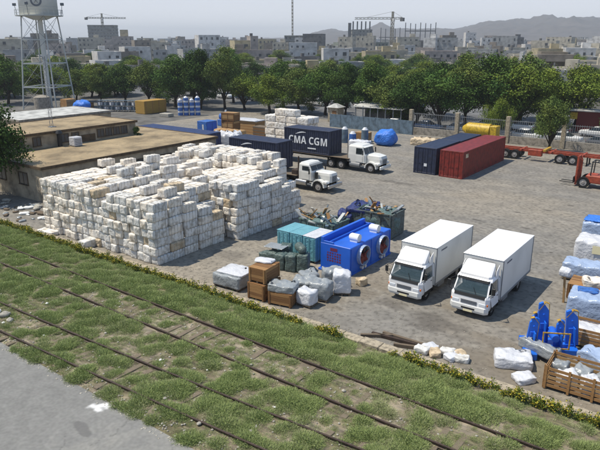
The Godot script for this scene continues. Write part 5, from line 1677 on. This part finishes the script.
	# beside the lettered container truck
	var tb := thing("tarpaulin", "bright blue tarpaulin over a load beside the white tractor", "tarpaulin", Vector3(-37.6, 0, -69.2), 0.2)
	part(tb, "sheet", lumpy(Vector3(2.5, 2.0, 2.2), 10, 0.7, 0.25, 0.7, 990, 0.25), M.tarp_bright)
	for i in 4:
		var q := thing("blue_cylinder", "blue and white drum behind the white tractor, %s from the container" % ["first", "second", "third", "fourth"][i], "drum", Vector3(-44.2 + i * 1.25, 0, -66.6 - 0.5 * (i % 2) - i * 0.5), 0.0, "drums behind the tractor")
		part(q, "drum", cyl(mb(), Vector3.ZERO, Vector3(0, 1.3 + 0.5 * (i % 2), 0), 0.5, 0.46, 14), M.drum_blue if i % 2 == 0 else M.steel_blue)
		part(q, "cap", cyl(mb(), Vector3(0, 1.3 + 0.5 * (i % 2), 0), Vector3(0, 1.6 + 0.5 * (i % 2), 0), 0.42, 0.2, 14), M.film)
	wrapped("plastic_sheet", "white sheet over a low load behind the white tractor", "sheet", Vector3(-39.6, 0, -66.0), 0.1, Vector3(2.6, 0.9, 1.4), "film", 991, 0.15, "", false)
	crate("wooden_crate", "orange-brown crate among drums behind the white tractor", Vector3(-41.5, 0, -70.0), 0.1, Vector3(1.8, 1.2, 1.2), 4, 0.06, true, ["wood_c", "wood"])
	wrapped("rubble_sack", "flat tan heap behind the dark blue containers", "heap", Vector3(-33.5, 0, -72.5), 0.1, Vector3(3.6, 0.9, 2.2), "bale_tan", 992, 0.2, "", false)
	# yellow tank
	var yt := thing("yellow_tank", "yellow horizontal tank on a frame behind the red container", "tank", Vector3(-27.9, 0, -77.0), 0.0)
	part(yt, "barrel", cyl(mb(), Vector3(-1.8, 1.9, 0), Vector3(1.2, 1.9, 0), 0.85, 0.85, 20), M.yellow)
	part(yt, "end_cone", cyl(mb(), Vector3(-2.5, 1.9, 0), Vector3(-1.8, 1.9, 0), 0.35, 0.85, 20), M.yellow)
	part(yt, "cabinet", bx(mb(), Vector3(1.7, 1.8, 0), Vector3(0.9, 1.5, 1.4), 0.05), M.yellow)
	part(yt, "frame", bx(mb(), Vector3(-0.3, 0.8, 0), Vector3(4.2, 0.3, 1.3)), M.chassis)
	for x in [-1.5, 1.2]:
		for s in [-1, 1]: wheel(yt, Vector3(x, 0.45, 0.7 * s), 0.45, 0.25, s, 2)

# ------------------------------------------------------------------ city
func lattice(st: SurfaceTool, a: Vector3, b: Vector3, w: float, seg: float, th: float) -> void:
	var z := (b - a).normalized()
	var u := z.cross(Vector3.UP if absf(z.y) < 0.9 else Vector3.RIGHT).normalized() * w * 0.5
	var v := z.cross(u)
	var n := int((b - a).length() / seg)
	for c in [[1, 1], [1, -1], [-1, -1], [-1, 1]]:
		bar(st, a + u * c[0] + v * c[1], b + u * c[0] + v * c[1], th, th)
	for k in n:
		var p := a.lerp(b, float(k) / n)
		var q := a.lerp(b, float(k + 1) / n)
		bar(st, p + u + v, q - u + v, th * 0.7, th * 0.7)
		bar(st, p + u - v, q + u + v, th * 0.7, th * 0.7)
		bar(st, p - u - v, q + u - v, th * 0.7, th * 0.7)
		bar(st, p - u + v, q - u - v, th * 0.7, th * 0.7)
func crane(label: String, x: float, w: float, base: float, h: float, jib: Vector3, tail: Vector3, th: float) -> void:
	var t := thing("tower_crane", label, "crane", Vector3(x, 0, -w))
	var st := mb()
	lattice(st, Vector3(0, base, 0), Vector3(0, h, 0), 1.6, 2.4, th)
	part(t, "mast", st, M.crane)
	var j := mb()
	lattice(j, Vector3(0, h, 0), jib + Vector3(0, h, 0), 1.2, 2.5, th)
	part(t, "jib", j, M.crane)
	var k := mb()
	lattice(k, Vector3(0, h, 0), tail + Vector3(0, h, 0), 1.2, 2.5, th)
	part(t, "counter_jib", k, M.crane)
	part(t, "counterweight", bx(mb(), tail + Vector3(0, h - 0.8, 0), Vector3(2.4, 2.4, 2.4), 0.1), M.far_dark)
	var a := mb()
	lattice(a, Vector3(0, h, 0), Vector3(0, h + 4.5, 0), 1.0, 1.5, th)
	bar(a, Vector3(0, h + 4.5, 0), jib * 0.7 + Vector3(0, h + 0.6, 0), th * 0.5, th * 0.5)
	bar(a, Vector3(0, h + 4.5, 0), tail + Vector3(0, h + 0.6, 0), th * 0.5, th * 0.5)
	part(t, "apex", a, M.crane)
	part(t, "operator_cab", bx(mb(), Vector3(1.2, h - 1.2, 0.8), Vector3(1.5, 1.8, 1.5), 0.1), M.far_white)
func house(tone: String, x: float, w: float, wid: float, dep: float, h: float, label: String, group: String, windows := true, feature := 0) -> Node3D:
	var turn := atan2(-x, w) + 0.22 * sin(x * 0.7 + w)
	var b := thing("city_building", label, "building", Vector3(x, -0.06, -w), turn, group)
	var key := "far_" + ("concrete_far" if tone == "concrete" else tone)
	var m: Material = M[key]
	piece(b, "wall", Vector3(0, h * 0.5, -dep * 0.5), Vector3(wid, h, dep), m)
	var rp := mb()
	for s in [-1, 1]:
		bx(rp, Vector3((wid * 0.5 - 0.1) * s, h + 0.25, -dep * 0.5), Vector3(0.24, 0.5, dep))
		bx(rp, Vector3(0, h + 0.25, -dep * 0.5 + (dep * 0.5 - 0.1) * s), Vector3(wid - 0.3, 0.5, 0.24))
	part(b, "parapet", rp, m)
	var st := maxi(1, int(h / 3.1))
	var bays := maxi(1, int(wid / 2.9))
	var fh := h / st
	if windows:
		for i in st:
			for k in bays:
				if sin(x * 3.1 + i * 7.7 + k * 5.3) > 0.55: continue
				var cx := -wid * 0.5 + (k + 0.5) * wid / bays
				var o := piece(b, "window", Vector3(cx, fh * (i + 0.55), 0.03), Vector3(wid / bays * (0.34 + 0.12 * sin(x + k * 2.0)), fh * (0.36 + 0.08 * cos(w)), 0.08), M.window_dark)
				if st <= 3 or feature == 4:
					var fr := piece(b, "window_sill", Vector3(cx, fh * (i + 0.55) - fh * 0.245, 0.1), Vector3(wid / bays * 0.58, 0.14, 0.24), m)
		for i in st:
			for k in maxi(1, int(dep / 4.0)):
				piece(b, "window", Vector3(wid * 0.5 + 0.03, fh * (i + 0.55), -dep + (k + 0.5) * dep / maxi(1, int(dep / 4.0))), Vector3(0.08, fh * 0.42, 1.3), M.window_dark)
	if feature == 1:
		piece(b, "stair_head", Vector3(wid * 0.22, h + 1.3, -dep * 0.4), Vector3(minf(3.4, wid * 0.5), 2.6, 3.2), m)
	elif feature == 2:
		part(b, "roof_tank", cyl(mb(), Vector3(-wid * 0.2, h, -dep * 0.4), Vector3(-wid * 0.2, h + 1.8, -dep * 0.4), 0.8, 0.8, 12), M.far_dark)
	elif feature == 3:
		for i in st:
			piece(b, "floor_slab", Vector3(0, fh * (i + 1) - 0.15, -dep * 0.5), Vector3(wid + 0.9, 0.3, dep + 0.9), M.far_concrete_far)
	return b
func build_city() -> void:
	var B := [["beige", -290, 157, 12.3, 14, 12.5, "long beige block beside the water tower"],
	["brown", -411, 248, 15.5, 18, 16.1, "tall brown-grey block seen between the water tower legs"],
	["concrete", -566, 412, 30.5, 25, 26.1, "unfinished concrete high-rise below the left crane"],
	["pinkish", -412, 317, 15.9, 16, 14.2, "pinkish block with an ochre stair tower"],
	["white", -217, 160, 9.5, 12, 7.6, "white two-storey house with dark windows above the trees"],
	["brown", -225, 175, 5.7, 12, 7.1, "brown house adjoining the white two-storey house"],
	["brown", -325, 266, 10.3, 14, 11.6, "dull brown block right of the ochre stair tower"],
	["beige", -349, 299, 11.4, 14, 10.0, "low beige block above the tall dark trees"],
	["grey", -459, 417, 17.4, 18, 10.7, "wide grey block on the skyline above the tall trees"],
	["brown", -519, 499, 18.0, 20, 10.8, "brown-grey block on the skyline above the tallest tree"],
	["ochre", -200, 223, 7.6, 12, 11.8, "ochre house with dark top floor right of the tallest tree"],
	["pinkish", -209, 242, 4.0, 9, 13.9, "narrow pinkish tower joined to the ochre house"],
	["grey", -332, 400, 8.2, 12, 11.1, "small grey block some way left of the radio mast"],
	["beige", -281, 352, 9.3, 12, 10.0, "pale block just left of the radio mast"],
	["concrete", -314, 414, 16.5, 16, 15.0, "grey block at the foot of the radio mast"],
	["dark", -250, 350, 13.6, 14, 15.7, "dark concrete frame building right of the radio mast"],
	["white", -196, 266, 14.7, 12, 10.6, "off-white block with rows of windows below the mast"],
	["dark", -148, 202, 8.8, 10, 5.7, "low dark shed in front of the off-white block"],
	["concrete", -330, 548, 20.1, 22, 21.2, "concrete shell with tall columns near the middle crane"],
	["greenish", -267, 446, 41.9, 24, 9.5, "long low greenish hall beside the middle crane"],
	["white", -187, 296, 4.4, 9, 7.5, "small bright white house in front of the greenish hall"],
	["grey", -187, 308, 8.0, 10, 7.7, "grey house right of the small bright white house"],
	["beige", -181, 317, 10.4, 10, 6.2, "low beige house just left of the middle crane"],
	["dark", -234, 464, 22.8, 18, 11.1, "long dark low block under the steel columns"],
	["white", -116, 216, 10.1, 11, 4.8, "low pale house above trees below the middle crane"],
	["white", -165, 353, 7.3, 9, 13.1, "bright white end wall left of the grey apartment block"],
	["grey", -158, 362, 13.4, 14, 13.1, "grey apartment block right of the bright white wall"],
	["pinkish", -142, 298, 9.3, 10, 8.0, "small pinkish house in front of the bright white wall"],
	["dark", -97, 208, 15.2, 12, 4.0, "long dark low building just above the dark containers"],
	["white", -220, 558, 9.2, 10, 17.8, "pale tower with a dark tank on the roof"],
	["pinkish", -218, 602, 11.6, 14, 15.3, "hazy pinkish block right of the pale tower"],
	["brown", -125, 338, 16.5, 12, 8.7, "brown low block below the pale tower"],
	["dark", -147, 457, 12.2, 15, 13.4, "dark grey tower block with a stair head on top"],
	["white", -121, 413, 9.6, 12, 9.1, "white low block right of the dark tower block"],
	["grey", -169, 617, 10.4, 14, 10.7, "hazy grey block under the mountain, the left of two"],
	["grey", -149, 581, 9.7, 14, 9.2, "hazy grey block under the mountain, the right of two"],
	["roofed", -54, 208, 8.0, 12, 8.6, "open-fronted house with a wide brown roof fascia"],
	["white", -70, 224, 2.5, 5, 6.1, "small white hut standing above the trees"],
	["ochre", -111, 467, 6.3, 9, 13.1, "cream tower block near the right edge"],
	["brown", -109, 488, 9.4, 12, 10.0, "brown block right of the cream tower"],
	["white", -84, 422, 8.6, 10, 14.0, "white tower block at the right edge"],
	["grey", -55, 254, 11.4, 10, 6.1, "low grey house at the right edge above trees"],
	["brown", -259, 171, 12.1, 12, 5.8, "low brown house left of the white two-storey house"],
	["beige", -230, 236, 16.7, 12, 6.4, "beige house almost hidden by the tallest tree"],
	["white", -234, 349, 9.3, 12, 7.7, "small white block left of the greenish hall"]]
	for i in B.size():
		var e: Array = B[i]
		var f := 0
		if e[0] == "concrete": f = 3
		elif i % 3 == 1: f = 1
		elif i % 3 == 2: f = 2
		if i == 32: f = 1
		if i == 29: f = 2
		if i in [4, 16, 26, 10]: f = 4
		var b := house(e[0], e[1], e[2], e[3], e[4], e[5], e[6], "city buildings beyond the trees", not (i in [5, 25, 28, 36, 37]), f)
		if i == 3:
			piece(b, "stair_tower", Vector3(1.5, 17.0, -6), Vector3(6.0, 5.5, 5.0), M.far_ochre)
		if i == 18:
			for k in 5:
				piece(b, "column", Vector3(-9.0 + k * 4.2, 25.0, -4), Vector3(1.3, 9.0, 1.3), M.far_dark)
			piece(b, "shaft", Vector3(-12.5, 14.0, -4), Vector3(3.0, 28.0, 3.0), M.far_dark)
		if i == 36:
			piece(b, "roof_fascia", Vector3(0, 7.4, 1.6), Vector3(10.5, 2.2, 3.6), M.far_brown)
			for k in 3: piece(b, "pillar", Vector3(-3.6 + k * 3.6, 3.0, 2.8), Vector3(0.5, 6.0, 0.5), M.far_beige)
			piece(b, "porch_door", Vector3(0, 1.6, 0.1), Vector3(5.2, 3.0, 0.3), M.far_brown)
		if i == 10:
			piece(b, "loggia", Vector3(-1.0, 9.6, 0.15), Vector3(4.6, 1.9, 0.3), M.window_dark)
		if i == 28:
			piece(b, "beige_roof", Vector3(2.5, 4.5, -5), Vector3(9.0, 0.6, 9.0), M.far_beige)
	# steel columns of a building site right of the middle crane
	var s := thing("unfinished_building", "row of tall steel columns of an unfinished building", "building frame", Vector3(-280, 0, -575), atan2(280, 575))
	for k in 7:
		var g := mb()
		bx(g, Vector3(-14.0 + k * 4.9, 14.0, 0), Vector3(0.8, 28.0 - 1.2 * (k % 3), 0.8))
		part(s, "column", g, M.far_dark)
	part(s, "cross_beam", bx(mb(), Vector3(0.5, 20.0, 0.6), Vector3(30, 0.9, 0.4)), M.far_dark)
	var s2 := thing("unfinished_building", "sparse steel columns behind the middle crane mast", "building frame", Vector3(-300, 0, -545), atan2(300, 545))
	for k in 5: part(s2, "column", bx(mb(), Vector3(-6.0 + k * 4.6, 11.5, 0), Vector3(0.7, 23.0 - 2.0 * (k % 2), 0.7)), M.far_dark)
	part(s2, "cross_beam", bx(mb(), Vector3(2.5, 14.0, 0.6), Vector3(20, 0.7, 0.4)), M.far_dark)
	crane("yellowish tower crane on top of the unfinished high-rise", -566, 412, 24.0, 33.5, Vector3(15, 0, -19), Vector3(-9, 0, 13), 0.35)
	crane("tower crane with its jib pointing left near the middle", -214, 396, 0.0, 26.5, Vector3(-23, 0, 13), Vector3(6, 0, -3), 0.28)
	var mt := thing("radio_mast", "very tall thin radio mast rising above the city", "mast", Vector3(-364, 0, -477))
	var g2 := mb()
	lattice(g2, Vector3.ZERO, Vector3(0, 62, 0), 1.0, 3.0, 0.22)
	part(mt, "lattice", g2, M.crane)
	part(mt, "footing", bx(mb(), Vector3(0, 0.5, 0), Vector3(3, 1, 3)), M.concrete)
	# ordinary low houses filling the city
	var r := RandomNumberGenerator.new(); r.seed = 2024
	var tones := ["beige", "brown", "pinkish", "white", "grey", "white", "beige", "grey", "ochre", "beige"]
	var made := []
	var tries := 0
	while made.size() < 250 and tries < 16000:
		tries += 1
		var bearing := r.randf_range(-0.50, 0.50)
		var d := 175.0 * pow(1000.0 / 175.0, pow(r.randf(), 1.3))
		var a := bearing - 0.64
		var x := sin(a) * d
		var w := cos(a) * d
		var wid := r.randf_range(5.5, 12.5) * (1.0 + d / 1200.0)
		var ok := true
		for e in B:
			if Vector2(x - e[1], w - e[2]).length() < (wid + e[3]) * 0.55: ok = false
		for e in made:
			if Vector2(x - e[1], w - e[2]).length() < (wid + e[3]) * 0.52: ok = false
		if not ok: continue
		var h := r.randf_range(4.0, 9.0)
		if d > 400.0: h = r.randf_range(6, 15.0)
		if d < 260.0: h = r.randf_range(3.2, 6.0)
		made.append([bearing, x, w, wid, r.randf_range(8, 14), h, tones[r.randi() % 10], r.randi() % 3, d])
	made.sort_custom(func(p, q): return p[0] < q[0])
	var counts := {}
	for e in made:
		var kind := "%s %s house" % [e[6], ["single-storey", "two-storey", "three-storey", "four-storey"][clampi(int(e[5] / 3.1) - 1, 0, 3)]]
		counts[kind] = counts.get(kind, 0) + 1
		var c: int = counts[kind]
		var ordn := "%d%s" % [c, "st" if c % 10 == 1 and c != 11 else ("nd" if c % 10 == 2 and c != 12 else ("rd" if c % 10 == 3 and c != 13 else "th"))]
		house(e[6], e[1], e[2], e[3], e[4], e[5], "%s in the hazy city, %s such house counted from the left" % [kind, ordn], "low houses of the city", e[8] < 700.0, e[7])
	# street lamps and poles seen over the trees are left to the trees below
func build_trees() -> void:
	var L := "trees along the street beyond the yard"
	# kind, x, w, height, spread, leaf, label
	var D := [
		[0, -126.6, 66.8, 9.9, 1.0, "leaf_b", "dark green tree at the left edge behind the warehouse"],
		[1, -119.0, 78.0, 6.8, 1.1, "leaf_a", "rounded tree seen through the water tower legs"],
		[2, -111.0, 78.4, 7.5, 1.05, "leaf_a", "tree just right of the water tower"],
		[3, -106.8, 81.5, 8.1, 1.0, "leaf_d", "dark tree above the pale green racks"],
		[0, -101.0, 83.4, 8.8, 1.0, "leaf_a", "tree above the yellow plywood case"],
		[1, -93.9, 83.9, 9.9, 1.0, "leaf_b", "tall tree between plywood case and blue drum towers"],
		[2, -87.3, 84.3, 11.4, 0.95, "leaf_d", "dark tall tree behind the blue drum towers"],
		[4, -82.1, 86.0, 11.8, 0.95, "leaf_a", "tallest tree of the row left of the middle"],
		[3, -79.0, 88.3, 6.8, 1.15, "leaf_c", "small light green round tree beside the tallest tree"],
		[5, -72.0, 87.4, 6.5, 1.3, "leaf_c", "spreading light green tree with bare forked trunks"],
		[1, -67.6, 90.7, 7.9, 1.1, "leaf_a", "tree behind the white bale stack at the rear"],
		[0, -62.1, 91.0, 8.5, 1.1, "leaf_b", "dark tree left of the open shed"],
		[4, -56.2, 88.4, 9.2, 1.05, "leaf_d", "large dark tree over the small pale hut"],
		[2, -51.4, 88.7, 8.8, 1.1, "leaf_b", "tree directly above the open shed roof"],
		[1, -46.5, 87.5, 7.6, 1.15, "leaf_a", "broad tree right of the open shed"],
		[0, -42.1, 86.7, 8.2, 1.2, "leaf_d", "wide dark tree behind the dark blue containers"],
		[3, -38.0, 87.0, 8.7, 1.1, "leaf_b", "tree left of the yellow tank"],
		[4, -36.2, 92.4, 11.1, 1.1, "leaf_a", "tall bushy tree behind the yellow tank"],
		[5, -33.1, 94.8, 10.3, 1.15, "leaf_b", "tall spreading tree right behind the yellow tank"],
		[1, -29.2, 94.9, 9.6, 1.15, "leaf_c", "yellowish tree above the red container"],
		[2, -25.4, 95.0, 9.0, 1.2, "leaf_c", "light green tree above the orange trailer"],
		[0, -22.0, 101.0, 9.4, 1.2, "leaf_c", "yellow-green tree at the far side of the street"],
		[4, -16.5, 108.0, 12.0, 1.1, "leaf_b", "tall tree at the right edge of the picture"],
		[3, -19.3, 76.6, 6.6, 0.72, "leaf_a", "slim dark tree growing in front of the fence"],
		[5, -27.8, 83.0, 5.2, 0.8, "leaf_c", "small light tree right behind the fence posts"],
		[2, -13.8, 92.0, 8.0, 1.1, "leaf_b", "tree behind the forklift at the right edge"],
		[1, -9.0, 97.0, 9.0, 1.1, "leaf_c", "tree beyond the right end of the fence"],
		[3, -31.5, 104.0, 10.5, 1.2, "leaf_a", "tree rising behind the yellowish tree"],
		[0, -44.0, 100.0, 9.4, 1.2, "leaf_d", "tree in the second row above the blue containers"],
		[2, -58.5, 102.0, 8.8, 1.2, "leaf_b", "tree in the second row above the open shed"],
		[4, -90.0, 97.0, 11.2, 1.1, "leaf_b", "tree in the second row beside the tallest tree"],
		[5, -98.0, 93.0, 8.8, 1.2, "leaf_d", "tree in the second row above the plywood case"],
		[1, -75.5, 96.0, 9.0, 1.1, "leaf_b", "tree in the second row behind the light green trees"]]
	for e in D:
		tree(e[0], e[1], e[2], e[3], e[4], e[5], e[6], L, "street_tree")
	tree(3, -51.6, 24.6, 8.6, 0.85, "leaf_d", "large dark leafy tree at the left edge before the warehouse", "", "garden_tree")
	tree(1, -52.0, 22.6, 5.0, 1.0, "leaf_b", "lower bushy tree under the large dark tree at the left edge", "", "garden_tree")
	# scattered trees among the houses
	var r := RandomNumberGenerator.new(); r.seed = 404
	var spots := []
	for i in 230:
		var bearing := r.randf_range(-0.48, 0.48)
		var d := 150.0 * pow(4.6, pow(r.randf(), 1.5))
		spots.append([bearing, d])
	spots.sort_custom(func(p, q): return p[0] < q[0])
	for i in spots.size():
		var a: float = spots[i][0] - 0.64
		var d: float = spots[i][1]
		tree(i % 6, sin(a) * d, cos(a) * d, r.randf_range(4.5, 8.0), r.randf_range(1.1, 1.7), ["leaf_a", "leaf_b", "leaf_d", "leaf_c"][r.randi() % 4], "small far tree among the city houses, %d%s from the left" % [i + 1, "st" if (i + 1) % 10 == 1 and i != 10 else ("nd" if (i + 1) % 10 == 2 and i != 11 else ("rd" if (i + 1) % 10 == 3 and i != 12 else "th"))], "trees among the city houses", "city_tree")
func build_cars() -> void:
	var proto := car_proto()
	var spots := []
	for i in 11: spots.append([-44.0 + i * 4.9, 84.6 + 0.5 * (i % 3), 0.0])
	for i in 9: spots.append([-33.0 + i * 5.2, 92.5 + 0.6 * (i % 2), PI])
	for i in 9: spots.append([-104.0 + i * 5.3, 103.0 + 0.5 * (i % 3), 0.0])
	for i in 8: spots.append([-96.0 + i * 6.0, 110.0, PI])
	var cols := ["car_white", "car_silver", "car_white", "car_grey", "car_white", "car_blue", "car_silver", "car_white", "car_red"]
	var names := {"car_white": "white", "car_silver": "silver", "car_grey": "grey", "car_blue": "blue", "car_red": "dark red"}
	var cnt := {}
	for i in spots.size():
		var c: String = cols[(i * 5 + i / 7) % 9]
		var row := "kerbside row right behind the fence" if i < 11 else ("far lane behind the fence" if i < 20 else ("kerb row behind the left trees" if i < 29 else "far lane behind the left trees"))
		var key := c + row
		cnt[key] = cnt.get(key, 0) + 1
		var lab := "%s car in the %s, %s %s one from the left" % [names[c], row, ["first", "second", "third", "fourth", "fifth", "sixth", "seventh"][cnt[key] - 1], names[c]]
		var o: Node3D
		if i == 0:
			o = proto
			o.position = Vector3(spots[i][0], -0.02, -spots[i][1])
			o.set_meta("label", lab)
		else:
			o = copy(proto, Vector3(spots[i][0], -0.02, -spots[i][1]), spots[i][2], lab)
		o.get_node("body").material_override = M[c]
		o.get_node("roof").material_override = M[c]
	# market stall awning and a dark red bus-like kiosk beyond the fence
	var k := thing("kiosk", "dark red kiosk with a white roof beyond the fence", "kiosk", Vector3(-19.0, 0, -98.0), 0.1)
	part(k, "wall", bx(mb(), Vector3(0, 1.5, 0), Vector3(4.0, 3.0, 2.2), 0.03), M.car_red)
	part(k, "roof", bx(mb(), Vector3(-0.8, 3.1, 0.2), Vector3(6.4, 0.2, 3.0), 0.03), M.roof_white)
	part(k, "counter", bx(mb(), Vector3(-2.4, 2.3, 0.6), Vector3(1.0, 1.0, 1.2), 0.03), M.yellow)

func _ready() -> void:
	var t0 := Time.get_ticks_msec()
	# ---- camera, sky, sun, exposure
	var cam := Camera3D.new()
	cam.name = "camera"
	add_child(cam)
	cam.fov = 40.95
	cam.far = 20000.0
	cam.near = 0.1
	cam.position = Vector3(0, 13.28, 0)
	cam.rotation = Vector3(deg_to_rad(-17.23), 0.64, 0)
	cam.current = true
	var env := Environment.new()
	env.background_mode = Environment.BG_SKY
	var sky := Sky.new()
	var sm := ProceduralSkyMaterial.new()
	sm.sky_top_color = Color(0.42, 0.53, 0.68)
	sm.sky_horizon_color = Color(0.85, 0.856, 0.866)
	sm.sky_curve = 0.12
	sm.ground_horizon_color = Color(0.70, 0.70, 0.68)
	sm.ground_bottom_color = Color(0.35, 0.33, 0.3)
	sm.sun_angle_max = 4.0
	sm.sky_energy_multiplier = 1.15
	sky.sky_material = sm
	env.sky = sky
	env.tonemap_mode = Environment.TONE_MAPPER_LINEAR
	env.tonemap_exposure = 1.05
	env.ambient_light_source = Environment.AMBIENT_SOURCE_SKY
	env.sdfgi_enabled = true
	env.ssao_enabled = true
	env.ssil_enabled = true
	env.fog_enabled = true
	env.fog_density = 0.00026
	env.fog_light_color = Color(0.84, 0.87, 0.90)
	var we := WorldEnvironment.new()
	we.name = "environment"
	we.environment = env
	add_child(we)
	var sun := DirectionalLight3D.new()
	sun.name = "sun"
	add_child(sun)
	sun.light_energy = 1.55
	sun.light_color = Color(1.0, 0.965, 0.90)
	sun.light_angular_distance = 0.5
	sun.shadow_enabled = true
	sun.look_at_from_position(Vector3.ZERO, Vector3(0.40, -1.0, -0.28), Vector3.UP)
	# ---- everything else
	unit_box = BoxMesh.new()
	make_materials()
	for e in [[21, 3.2, 5.6, 1.5, 84, 210], [22, 3.0, 5.2, 1.3, 77, 210], [23, 2.3, 6.4, 1.3, 77, 210], [24, 2.8, 5.2, 1.0, 77, 210], [25, 2.9, 7.4, 1.6, 98, 210], [26, 3.9, 4.2, 2.4, 84, 190]]:
		tree_kinds.append(make_tree(e[0], e[1], e[2], e[3], e[4], e[5], 0.115))
	print("materials ", Time.get_ticks_msec() - t0)
	build_ground()
	print("ground ", Time.get_ticks_msec() - t0)
	build_warehouse()
	build_tower()
	build_fence()
	build_city()
	build_trees()
	print("city ", Time.get_ticks_msec() - t0)
	# vehicles
	box_truck("white box truck next to the blue fan cooler", Vector3(-13.08, 0, -28.25))
	box_truck("white box truck nearer the right edge, beside the blue frame", Vector3(-9.63, 0, -28.45))
	container("shipping_container", "red shipping container with a sun-bleached pink roof", Vector3(-23.05, 0, -55.95), 0.0, 12.19, 2.7, "cont_red", "cont_red_top")
	var mk := get_child(get_child_count() - 1)
	part(mk, "marking", bx(mb(), Vector3(1.195, 2.2, -1.0), Vector3(0.012, 0.4, 0.7)), M.bale_tan)
	container("shipping_container", "near dark blue container end to end beside the red one", Vector3(-25.95, 0, -56.1), 0.0, 6.06, 2.72, "cont_blue", "cont_blue_top")
	var bq := get_child(get_child_count() - 1)
	part(bq, "marking", bx(mb(), Vector3(0.1, 0.95, 0.03), Vector3(0.32, 0.3, 0.012)), M.cont_white)
	container("shipping_container", "far dark blue container end to end beside the red one", Vector3(-25.95, 0, -62.25), 0.0, 6.06, 2.66, "cont_blue", "cont_blue_top")
	tractor("white long-nosed road tractor pulling the lettered container", Vector3(-30.5, 0, -54.1), true)
	trailer("flatbed trailer under the lettered dark blue container", Vector3(-33.0, 0, -54.1), 12.4, "chassis", true, [-9.6, -10.9])
	var c1 := container("shipping_container", "dark blue container with white lettering on a flatbed trailer", Vector3(-35.5, 1.27, -54.1), PI / 2, 6.06, 2.59, "cont_blue", "cont_blue")
	text_part(c1, "CMA CGM", 0.8, Vector3(-1.203, 1.35, -2.85), -PI / 2, M.cont_white)
	swoosh(c1, -1.203, -4.5, 1.98, 1.4, -PI / 2)
	part(c1, "underline", bx(mb(), Vector3(-1.203, 0.55, -2.3), Vector3(0.012, 0.13, 1.1)), M.cont_white)
	tractor("older grey-white road tractor half hidden by the bale stacks", Vector3(-30.2, 0, -44.3), false)
	trailer("trailer frame half hidden behind the bale stacks", Vector3(-32.6, 0, -44.4), 12.4, "chassis", true, [-9.6, -10.9])
	var c2 := container("shipping_container", "dark blue container on the trailer just behind the bale stacks", Vector3(-34.9, 1.40, -44.5), PI / 2, 6.06, 2.59, "cont_blue", "cont_blue")
	swoosh(c2, -1.203, -4.5, 1.98, 1.4, -PI / 2)
	text_part(c2, "CMA CGM", 0.8, Vector3(-1.203, 1.35, -2.85), -PI / 2, M.cont_white)
	var ot := trailer("orange skeletal container trailer parked before the fence", Vector3(-10.5, 0, -70.8), 13.5, "orange", false, [-4.4, -5.75, -10.7, -11.75])
	part(ot, "tool_box", bx(mb(), Vector3(-8.4, 0.95, 1.0), Vector3(1.5, 0.7, 0.5), 0.04), M.orange)
	part(ot, "bolster", bx(mb(), Vector3(-7.4, 1.3, 0), Vector3(0.3, 0.25, 2.4), 0.02), M.yellow_edge)
	forklift(Vector3(-11.9, 0, -60.2))
	build_cars()
	build_back_yard()
	build_bales()
	build_goods()
	print("goods ", Time.get_ticks_msec() - t0)
	build_bank()
	print("bank ", Time.get_ticks_msec() - t0)
